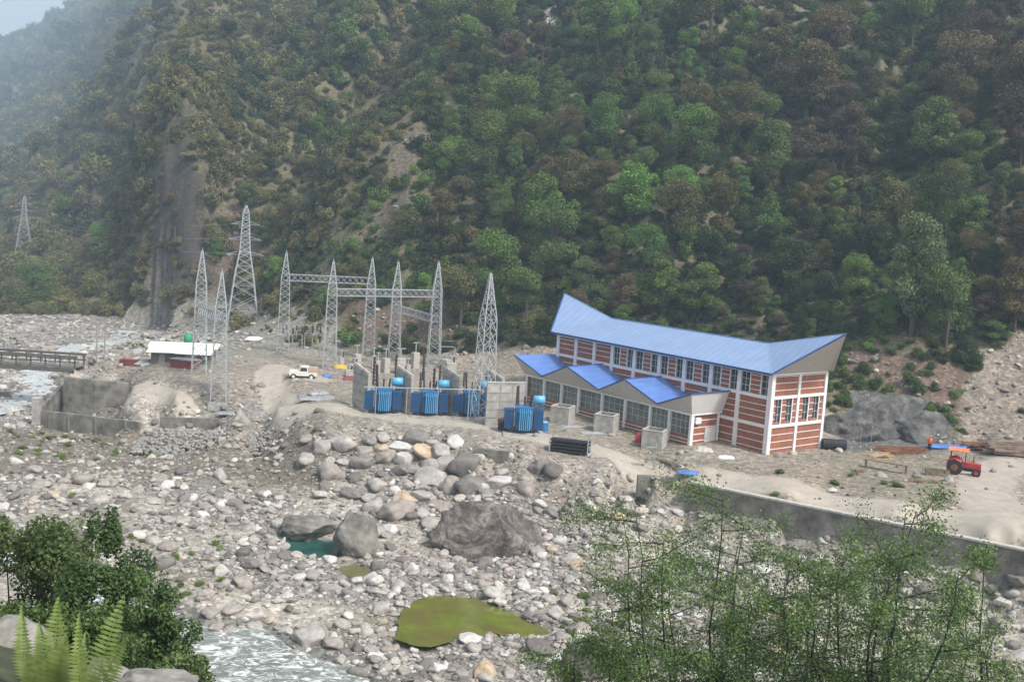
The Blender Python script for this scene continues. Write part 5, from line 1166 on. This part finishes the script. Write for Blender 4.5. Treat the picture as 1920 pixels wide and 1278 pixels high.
NAMED = [(1708,628,215,'tall pale olive tree with a bare dark trunk, above the grey bedrock','pale',0,.75),(1772,655,140,'rounded bright green tree at the wood edge above the grey bedrock','green',1,.9),(895,165,82,'narrow very dark conifer standing alone high on the slope','dark',0,1.0),
 (1182,140,72,'slim light green pointed tree high on the slope','green',1,.9),(1652,480,62,'ball shaped light green tree above the roof tip','bright',2,1.0),(1088,560,76,'small pale green tree left of the blue roof','pale',3,.9),(1625,70,44,'small vivid green tree near the top right','bright',4,1.2),
 (519,545,62,'vivid green shrub like tree beside the leftmost gantry tower','bright',0,1.1),(60,580,80,'green tree clump at the far left foot of the hill','green',1,1.3),(128,440,70,'green tree beside the distant hazy pylon','green',2,1.4),(190,470,50,'green tree low on the hazy left slope','bright',3,1.2),
 (1180,430,120,'large light green tree in the middle of the wooded slope','bright',4,1.1),(1270,400,80,'vivid green tree right of the middle of the slope','bright',1,1.0),(1510,230,140,'big brownish crowned tree high on the right slope','brown',2,1.2),(1430,275,90,'light green tree left of the big brownish one','green',3,.9),
 (1120,110,110,'tall green tree beneath the pale scar at the top','green',0,1.1),(1740,320,130,'spreading green tree high at the right','green',4,1.1),(1480,560,110,'dark evergreen tree right behind the blue roof','dark',0,1.2),(1330,540,110,'dark leafy tree above the middle of the blue roof','dark',2,1.2),(1600,560,80,'yellow green tree above the right roof tip','bright',3,.9),
 (985,600,90,'green tree left of the upswept roof end','green',1,1.1),(1350,480,150,'thin tall olive tree above the roof','olive',2,.7),(430,90,50,'dark round tree high on the hazy left slope','dark',2,1.2),(1860,640,40,'low green bush tree at the edge of the landslide','green',3,1.6)]
ZONE_MIX = []
def mix_at(u, v):
    g = .5 + .5 * fbm(np.array([u / 160.]), np.array([v / 160.]), 2)[0]
    if u < 560: w = dict(olive=.46, brown=.24, dark=.16, green=.14)
    elif u < 780: w = dict(olive=.38, brown=.28, dark=.20, green=.14)
    elif u < 1380 and v > 70: w = dict(green=.36, dark=.24, olive=.20, bright=.12, brown=.08)
    elif u > 1380 and v < 330: w = dict(olive=.26, umber=.34, dark=.2, brown=.14, green=.06)
    else: w = dict(green=.26, dark=.32, olive=.22, bright=.07, umber=.13)
    if g > .62: w['green'] = w.get('green', 0) + .25
    if g < .38: w['brown'] = w.get('brown', 0) + .08
    return w
for k, (u, v, h_, lab, colr, var, wd) in enumerate(NAMED): tree(u, v, h_ * 1.1, lab, 'conifer_tree' if ('conifer' in lab or 'pointed' in lab) else 'broadleaf_tree', colr, var, None, wd)
cnt = 0; tries = 0; got = [(a[0], a[1] - a[2] / 2, a[2]) for a in NAMED]
CN = {'olive': 'olive', 'brown': 'brownish', 'dark': 'dark green', 'green': 'mid green', 'bright': 'light green', 'umber': 'dull umber'}
while cnt < 265 and tries < 8000:
    tries += 1; r_ = random.random()
    if r_ < .55: u, v = random.uniform(820, 1400), random.uniform(60, 640)
    elif r_ < .9: u, v = random.uniform(1380, 1920), random.uniform(60, 640)
    else: u, v = random.uniform(0, 820), random.uniform(150, 590)
    fl = np.interp(u, FOOT_U, FOOT_V)
    if v > fl - 12 or (1020 < u < 1600 and v > 640): continue
    p = hit(u, v); g = surf(np.array([p[0]]), np.array([p[1]]))
    if g(MOUNTg)[0] < .6 or (g(VEGg)[0] < .5 and random.random() < .9): continue
    h_ = (random.uniform(60, 150) if random.random() < .6 else random.uniform(35, 60)) * (1 if u > 800 else .5)
    if any(abs(u - a) < (h_ + c) * .22 and abs(v - h_ / 2 - b) < (h_ + c) * .2 for a, b, c in got): continue
    got.append((u, v - h_ / 2, h_)); w = mix_at(u, v); colr = random.choices(list(w), list(w.values()))[0]; cnt += 1
    zn = 'on the left slope' if u < 820 else ('on the wooded slope above the powerhouse' if u < 1400 else 'on the right hand slope')
    kd = 'conifer_tree' if random.random() < .1 else 'broadleaf_tree'
    tree(u, v, h_, '%s %s %s, one of many alike' % (CN[colr], 'pointed tree' if kd[0] == 'c' else 'bushy tree', zn), kd, colr, cnt, '%s %s trees %s' % (CN[colr], 'pointed' if kd[0] == 'c' else 'bushy', zn), random.uniform(.85, 1.2))
# undergrowth
SHR = []
for i in range(8):
    r = np.random.default_rng(700 + i); lobes = []
    for k in range(7):
        a = r.random() * 6.28; q = r.random() * .6; s = r.uniform(.3, .55); lobes.append((q * math.cos(a), q * math.sin(a), .25 + r.random() * .55, s, s * .8))
    C, d, k = crown_pts(lobes, 1200, r, .5); Nn = d * .6 + r.normal(size=d.shape) * .5 + np.array([0, 0, .5]); Nn /= np.linalg.norm(Nn, axis=1)[:, None]
    V, Q = quads(C, Nn, .064, .7, r); lt = r.uniform(.15, .8, len(lobes)); SHR.append(npmesh('shrub', V, Q, [M['leaf_inst']], tone=np.clip(lt[k] + r.normal(0, .22, len(k)), 0, 1)))
NEAR = []
for i in range(4):
    r = np.random.default_rng(800 + i); lobes = [(r.normal() * .4, r.normal() * .4, .1 + r.random() * .6, r.uniform(.25, .5), r.uniform(.2, .45)) for k in range(14)]
    C, d, k = crown_pts(lobes, 4200, r, .3); Nn = d * .4 + r.normal(size=d.shape) * .6 + np.array([0, 0, .6]); Nn /= np.linalg.norm(Nn, axis=1)[:, None]
    V, Q = quads(C, Nn, .045, .6, r); lt = r.uniform(.1, .8, len(lobes)); NEAR.append(npmesh('near_shrub', V, Q, [M['leaf_inst']], tone=np.clip(lt[k] + r.normal(0, .22, len(k)), 0, 1)))
def undergrowth(name, n, y0, y1, base_s, label, keep_near=False):
    if keep_near: xx, yy = plan_samples(n, y0, y1, .62)
    else:                                                   # spread evenly over the slope surface, thinning out with distance
        q = TV[TQ]; e1 = q[:, 2] - q[:, 0]; e2 = q[:, 3] - q[:, 1]; cr = np.cross(e1, e2); A = np.linalg.norm(cr, axis=1) / 2; c = q.mean(1)
        w_ = A / np.clip(c[:, 1], 110, 2400) ** 1.7 * (fc_m > .3) * (c[:, 1] < y1); w_ /= w_.sum(); k = rng.choice(len(TQ), n, p=w_); a_, b_ = rng.random((2, n, 1))
        P = (q[k, 0] * (1 - a_) + q[k, 1] * a_) * (1 - b_) + (q[k, 3] * (1 - a_) + q[k, 2] * a_) * b_; xx, yy = P[:, 0], P[:, 1]
    g = surf(xx, yy); zz, mt, vg, rd = g(Zg), g(MOUNTg), g(VEGg), g(ROADg)
    u, v, d = project(np.stack([xx, yy, zz], -1))
    if keep_near: k = rng.random(n) < np.where(yy < 46, .95, 0)
    else: k = (mt > .3) & (rng.random(n) < vg ** 1.3) & (v > -260)
    xx, yy, zz, u, v = xx[k], yy[k], zz[k], u[k], v[k]; m = len(xx)
    cl = vnoise(xx / 14 + 3, yy / 14); s = base_s * np.exp(rng.normal(-.08, .55, m)) * np.where(u < 790, .85, 1); s = np.minimum(s, 2.5 * (np.clip(yy, 60, 1600) / 200) ** .8) * (np.clip(yy, 60, 1600) / 200) ** .75 * (.7 + .6 * cl)
    T = np.empty((m, 3)); names = list(PAL)
    w1, w2 = xx * .86 - yy * .5, xx * .5 + yy * .86; g2 = vnoise(w1 / 13 + 31, w2 / 22); g3 = vnoise(w1 / 4.5 + 7, w2 / 6 + 50)
    R = rng.random(m); W = [mix_at(a, b) for a, b in ((300, 300), (700, 300), (1100, 300), (1600, 150), (1600, 500))]
    zi = np.where(u < 560, 0, np.where(u < 780, 1, np.where((u < 1380) & (v > 70), 2, np.where((u > 1380) & (v < 330), 3, 4))))
    jit = rng.normal(0, 60, m); zi = np.where((np.abs(u + jit - 780) < 40), rng.integers(1, 3, m), zi)
    Rm = np.clip(R * .22 + g2 * .55 + g3 * .45 - .11, 0, .999)
    for z_ in range(5):
        order = [q for q in ('bright', 'green', 'dark', 'olive', 'brown', 'umber') if q in W[z_]]; ww = np.array([W[z_][q] for q in order]); cw = np.cumsum(ww / ww.sum()); sel = zi == z_
        ix = np.minimum(np.searchsorted(cw, Rm[sel]), len(order) - 1); T[sel] = np.array([PAL[q] for q in order])[ix]
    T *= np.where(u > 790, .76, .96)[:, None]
    if keep_near: T = np.array([.075, .12, .04]) * np.ones((m, 1)); s = base_s * rng.uniform(.5, 1.1, m) * np.clip(yy / 26, .42, 1)
    T = T * rng.uniform(.75, 1.3, (m, 1)) * rng.uniform(.93, 1.07, (m, 3))
    S = np.stack([s, s, s * rng.uniform(.5, 1.5, m)], -1); Rr = np.stack([rng.normal(0, .25, m), rng.normal(0, .25, m), rng.uniform(0, 6.28, m)], -1)
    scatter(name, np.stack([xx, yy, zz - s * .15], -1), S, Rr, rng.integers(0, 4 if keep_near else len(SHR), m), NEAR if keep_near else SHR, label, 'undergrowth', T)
undergrowth('hillside_undergrowth', 150000, 104, 2300, 1.5, 'dense olive and brown scrub covering the mountain slope')
undergrowth('bank_undergrowth', 5000, 9.5, 46, 1.1, 'low green scrub on the near bank below the viewpoint', True)
# grass tufts and weeds in the river bed and along the wall top
def weeds(name, n, y0, y1, fn, s0, label):
    xx, yy = plan_samples(n, y0, y1); g = surf(xx, yy); zz = g(Zg); u, v, d = project(np.stack([xx, yy, zz], -1)); k = rng.random(n) < fn(u, v, zz, g(MOUNTg), g(ROADg))
    xx, yy, zz = xx[k], yy[k], zz[k]; m = len(xx); s = s0 * rng.uniform(.5, 1.6, m); T = np.array(PAL['green']) * rng.uniform(.8, 1.6, (m, 1)) * np.array([1.15, 1, 1])
    scatter(name, np.stack([xx, yy, zz], -1), np.stack([s, s, s * .7], -1), np.stack([s * 0, s * 0, rng.uniform(0, 6.28, m)], -1), rng.integers(0, len(SHR), m), SHR, label, 'weeds', T)
def wf(u, v, z, mt, rd):
    a = np.zeros_like(u)
    a = np.maximum(a, .5 * (poly_sd(u, v, [(1290,893),(1900,1005),(1900,1030),(1290,908)]) < 0))
    a = np.maximum(a, .10 * (poly_sd(u, v, [(1450,880),(1800,905),(1790,960),(1480,910)]) < 0))
    a = np.maximum(a, .30 * (poly_sd(u, v, [(200,660),(330,575),(420,590),(400,640),(300,655)]) < 0))
    a = np.maximum(a, .35 * (poly_sd(u, v, [(0,800),(200,830),(340,850),(200,870),(0,850)]) < 0))
    a = np.maximum(a, .25 * (poly_sd(u, v, [(0,620),(60,625),(60,660),(0,660)]) < 0))
    a = np.maximum(a, .12 * (poly_sd(u, v, [(120,920),(420,1010),(440,1120),(340,1120),(150,1000)]) < 0))
    a = np.maximum(a, .08 * (poly_sd(u, v, [(560,795),(800,800),(780,850),(600,850)]) < 0)); a = np.maximum(a, .3 * (poly_sd(u, v, [(1040,1110),(1200,1130),(1250,1278),(1060,1278)]) < 0))
    return a * (1 - rd) * .8
weeds('weeds', 30000, 55, 236, wf, .42, 'thin green weeds growing between the stones and along the wall')
# near alder trees: trunk, limbs and small leaves
def alder(base, top, crown_w, nleaf, seed, label, leaf=.036, kind='alder_tree', lmat='leaf_near', leaders=4, fork=.3, dens=9):
    r = random.Random(seed); rg = np.random.default_rng(seed); t = empty(kind, base, 0, label, 'tree'); B = Vector(base); T = Vector(top) - B; Hh = T.length
    m = MB(); limbs = MB(); tips = []; fk = T * fork
    m.tube([Vector((0, 0, -.8)), fk * .5 + Vector((r.uniform(-.1, .1), 0, 0)), fk], [.10, .085, .07], 8)
    for L in range(leaders):
        ang0 = L * 6.283 / leaders + r.uniform(-.5, .5); sp = 0 if L == 0 else crown_w * r.uniform(.35, .8); hf = 1 if L == 0 else r.uniform(.8, .99)
        end = T * hf + Vector((math.cos(ang0) * sp, math.sin(ang0) * sp, 0)); st = fk * r.uniform(.75, 1.0); P = [st]; n = 7
        for i in range(1, n + 1):
            f = i / n; q = st.lerp(end, f) + Vector((math.cos(ang0), math.sin(ang0), 0)) * sp * .22 * math.sin(f * 3.14); P.append(q + Vector((r.uniform(-.12, .12), r.uniform(-.12, .12), 0)))
        m.tube(P, [.05 * (1 - i / (n + 1)) + .006 for i in range(n + 1)], 6)
        for i in range(2, n): tips.append((P[i], P[i + 1])); tips.append((P[i + 1], P[i + 1] + Vector((r.uniform(-.2, .2), r.uniform(-.2, .2), .25))))
        for i in range(dens):
            f = (i + r.random()) / dens; k = min(n - 1, int(f * n)); a_ = P[k].lerp(P[k + 1], f * n - k); ang = i * 2.4 + r.uniform(-.6, .6)
            ln = crown_w * .72 * (1 - .38 * f) * r.uniform(.6, 1.15); d = Vector((math.cos(ang), math.sin(ang), r.uniform(-.05, .45))).normalized(); Q = [a_]
            for s in range(5): d = (d + Vector((r.uniform(-.3, .3), r.uniform(-.3, .3), r.uniform(-.16, .14)))).normalized(); Q.append(Q[-1] + d * ln / 5)
            limbs.tube(Q, [.026, .02, .015, .011, .008, .004], 5)
            for s in range(1, 6):
                for w in range(3):
                    c = Q[s]; dd = (d + Vector((r.uniform(-1, 1), r.uniform(-1, 1), r.uniform(-.6, .7)))).normalized(); l2 = ln * r.uniform(.14, .36) + .1; e = c + dd * l2
                    limbs.tube([c, c.lerp(e, .5) + Vector((0, 0, .03)), e], [.008, .005, .003], 3); tips.append((c, e))
    m.build('trunk', M['darkbark'], t, True); limbs.build('branches', M['darkbark'], t)
    A = np.array([a[:] for a, b in tips]); E = np.array([b[:] for a, b in tips]); wt = rg.random(len(tips)) + .15; k = rg.choice(len(tips), nleaf, p=wt / wt.sum()); f = rg.random(nleaf)[:, None] ** .7
    C = A[k] + (E[k] - A[k]) * (f * 1.15) + rg.normal(0, .15, (nleaf, 3)); Nn = rg.normal(size=(nleaf, 3)) + np.array([0, -.2, .8]); Nn /= np.linalg.norm(Nn, axis=1)[:, None]
    V, Q = quads(C, Nn, leaf, .62, rg); ct = rg.uniform(0, .9, len(tips)); link('crown', npmesh('crown', V, Q, [M[lmat]], tone=np.clip(ct[k] + rg.normal(0, .25, nleaf), 0, 1)), t); return t
def rooted(u, v, yy):
    p = aty(u, v, yy); p[2] = gz(p[0], p[1]); return p
def near_tree(ub, ut, vt, yy, cw, n, seed, label, **kw):
    b = rooted(ub, 1278, yy); tp = aty(ut, vt, yy + .4); return alder(b, tp, cw, n, seed, label, **kw)
near_tree(1320, 1362, 925, 28, 4.6, 66000, 3, 'leafy green alder tree in the foreground right of the green pool', leaders=9, fork=.3, dens=10)
near_tree(1635, 1712, 960, 24, 3.4, 36000, 5, 'sparse alder tree with a clear dark trunk in front of the retaining wall', leaders=7, fork=.42, dens=9)
near_tree(1150, 1150, 1135, 27, 2.8, 26000, 8, 'low leafy tree at the left edge of the foreground foliage', leaders=4, dens=9)
near_tree(1860, 1850, 1040, 26, 3.0, 24000, 9, 'thin sparse tree at the right edge of the picture', leaders=4, dens=8)
near_tree(1490, 1480, 1060, 27, 3.6, 24000, 10, 'small leafy tree between the two large foreground trees', leaders=5, dens=9)
def bush(u, v, yy, rx, rz_, n, leaf, mat, label, seed, spikes=0, base_drop=4):
    r = np.random.default_rng(seed); c = aty(u, v, yy); g = gz(c[0], c[1]); t = empty('bush', (c[0], c[1], g), 0, label, 'bush'); zc = c[2] - g; lobes = []
    for k in range(22):
        a = r.random() * 6.28; q = rx * .75 * r.random() ** .5; z = zc + r.uniform(-1, .85) * rz_ * math.sqrt(max(.1, 1 - (q / rx) ** 2)); s = rx * r.uniform(.22, .42); lobes.append((q * math.cos(a), q * math.sin(a), z, s, s * .85))
    for k in range(spikes): a = r.random() * 6.28; q = rx * .3 * r.random(); lobes += [(q * math.cos(a), q * math.sin(a), zc + rz_ * (.9 + .18 * j), rx * (.22 - .05 * j), rx * .25) for j in range(3)]
    for k in range(8): a = r.random() * 6.28; lobes.append((rx * .5 * math.cos(a), rx * .5 * math.sin(a), zc - rz_ * 1.0 - r.random() * max(0, zc - rz_) * .8, rx * .4, rx * .4))
    C, d, k = crown_pts(lobes, n, r, .45); Nn = d * .4 + r.normal(size=d.shape) * .7 + np.array([0, -.1, .5]); Nn /= np.linalg.norm(Nn, axis=1)[:, None]
    V, Q = quads(C, Nn, leaf, .6, r); lt = r.uniform(0, .8, len(lobes)); link('foliage', npmesh('foliage', V, Q, [M[mat]], tone=np.clip(lt[k] + r.normal(0, .22, n), 0, 1)), t)
    m = MB()
    for l in lobes[:16]: m.tube([(0, 0, -.3), (l[0] * .4, l[1] * .4, l[2] * .5), (l[0], l[1], l[2])], [.05, .03, .01], 5)
    m.build('stems', M['darkbark'], t); return t
bush(40, 1085, 18, 1.15, 1.25, 22000, .036, 'leaf_bush', 'rounded mid green bush at the left edge above the ferns', 61)
bush(205, 1125, 17, 1.0, 1.1, 22000, .034, 'leaf_darkbush', 'dark green bush with pointed tops behind the ferns', 62, spikes=3)
bush(310, 1205, 14.5, .7, .8, 15000, .03, 'leaf_darkbush', 'dark leafy bush at the bottom beside the white water', 63, spikes=1)
bush(350, 1290, 13, .5, .45, 7000, .03, 'leaf_bush', 'small lighter bush at the bottom edge near the white water', 64)
bush(130, 1030, 24, .9, .9, 2600, .045, 'leaf_bush', 'thin pale bush behind the dark one at the left', 65)
# ferns
def fern(u0, v0, u1, v1, yy, label, seed, nf=1, width=.12):
    r = random.Random(seed); a = aty(u0, v0, yy); b = aty(u1, v1, yy); g = gz(a[0], a[1]); base = Vector((a[0], a[1], min(a[2], g) - .05)); t = empty('fern', base, 0, label, 'fern', 'ferns in the bottom left corner')
    for fnd in range(nf):
        tip = Vector(b) - base if fnd == 0 else (Vector(b) - base) * r.uniform(.55, .8) + Vector((r.uniform(-.25, .25), r.uniform(-.2, .2), 0)); m = MB(); n = 30; pts = []
        for i in range(n + 1): f = i / n; q = tip * f; q = Vector((q.x * f ** .5, q.y * f, q.z)) + Vector((0, -.06 * math.sin(f * 3.1), 0)); pts.append(q)
        m.tube(pts, [.007 * (1 - i / (n + 2)) + .001 for i in range(n + 1)], 5); vs = []; fs = []
        for i in range(7, n):
            f = i / n; l = width * min(1, (1 - f) * 2.2 + .05) * min(1, (f - .1) * 3 + .3) * r.uniform(.85, 1.1); d = (pts[i + 1] - pts[i - 1]).normalized(); side = d.cross(Vector((0, 1, .25))).normalized()
            for sg in (-1, 1):
                c = pts[i]; e = c + side * sg * l + d * l * .35 + Vector((0, -.02, -.012)); w = .013; k = len(vs); mid = c.lerp(e, .45)
                vs += [c - d * w * .6, mid - d * w, e, mid + d * w, c + d * w * .6]; fs.append(tuple(range(k, k + 5)))
        m.add(vs, fs); fo = m.build('frond', M['fern'], t)
        at_ = fo.data.attributes.new('tone', 'FLOAT', 'FACE'); at_.data.foreach_set('value', [r.uniform(.2, 1) for _ in fo.data.polygons])
fern(60, 1300, 42, 1128, 7.0, 'leftmost pale green fern frond before the grey rock', 1, 2, .085)
fern(108, 1300, 112, 1112, 7.1, 'tallest upright fern, second from the left', 2, 3, .12)
fern(160, 1300, 150, 1142, 6.9, 'shorter fern between the tallest and the leaning one', 3, 2, .08)
fern(178, 1290, 236, 1108, 7.0, 'bright yellow green fern leaning to the right', 4, 2, .12)
# ------------------------------------------------------------------ air
mx = float(TZ.max()); m = MB(); m.box(-2700, 2700, -40, 3160, float(TZ.min()) - 1.5, mx + 20)
hm = bpy.data.materials.new('haze'); hm.use_nodes = True; t = hm.node_tree; t.nodes.remove(t.nodes['Principled BSDF'])
pv = t.nodes.new('ShaderNodeVolumePrincipled'); pv.inputs['Color'].default_value = (.62, .81, 1.0, 1); pv.inputs['Density'].default_value = .00045; pv.inputs['Anisotropy'].default_value = 0.1
t.links.new(pv.outputs[0], t.nodes['Material Output'].inputs['Volume']); tag(m.build('haze', hm), 'thin blue haze filling the valley air', 'haze', kind='stuff')
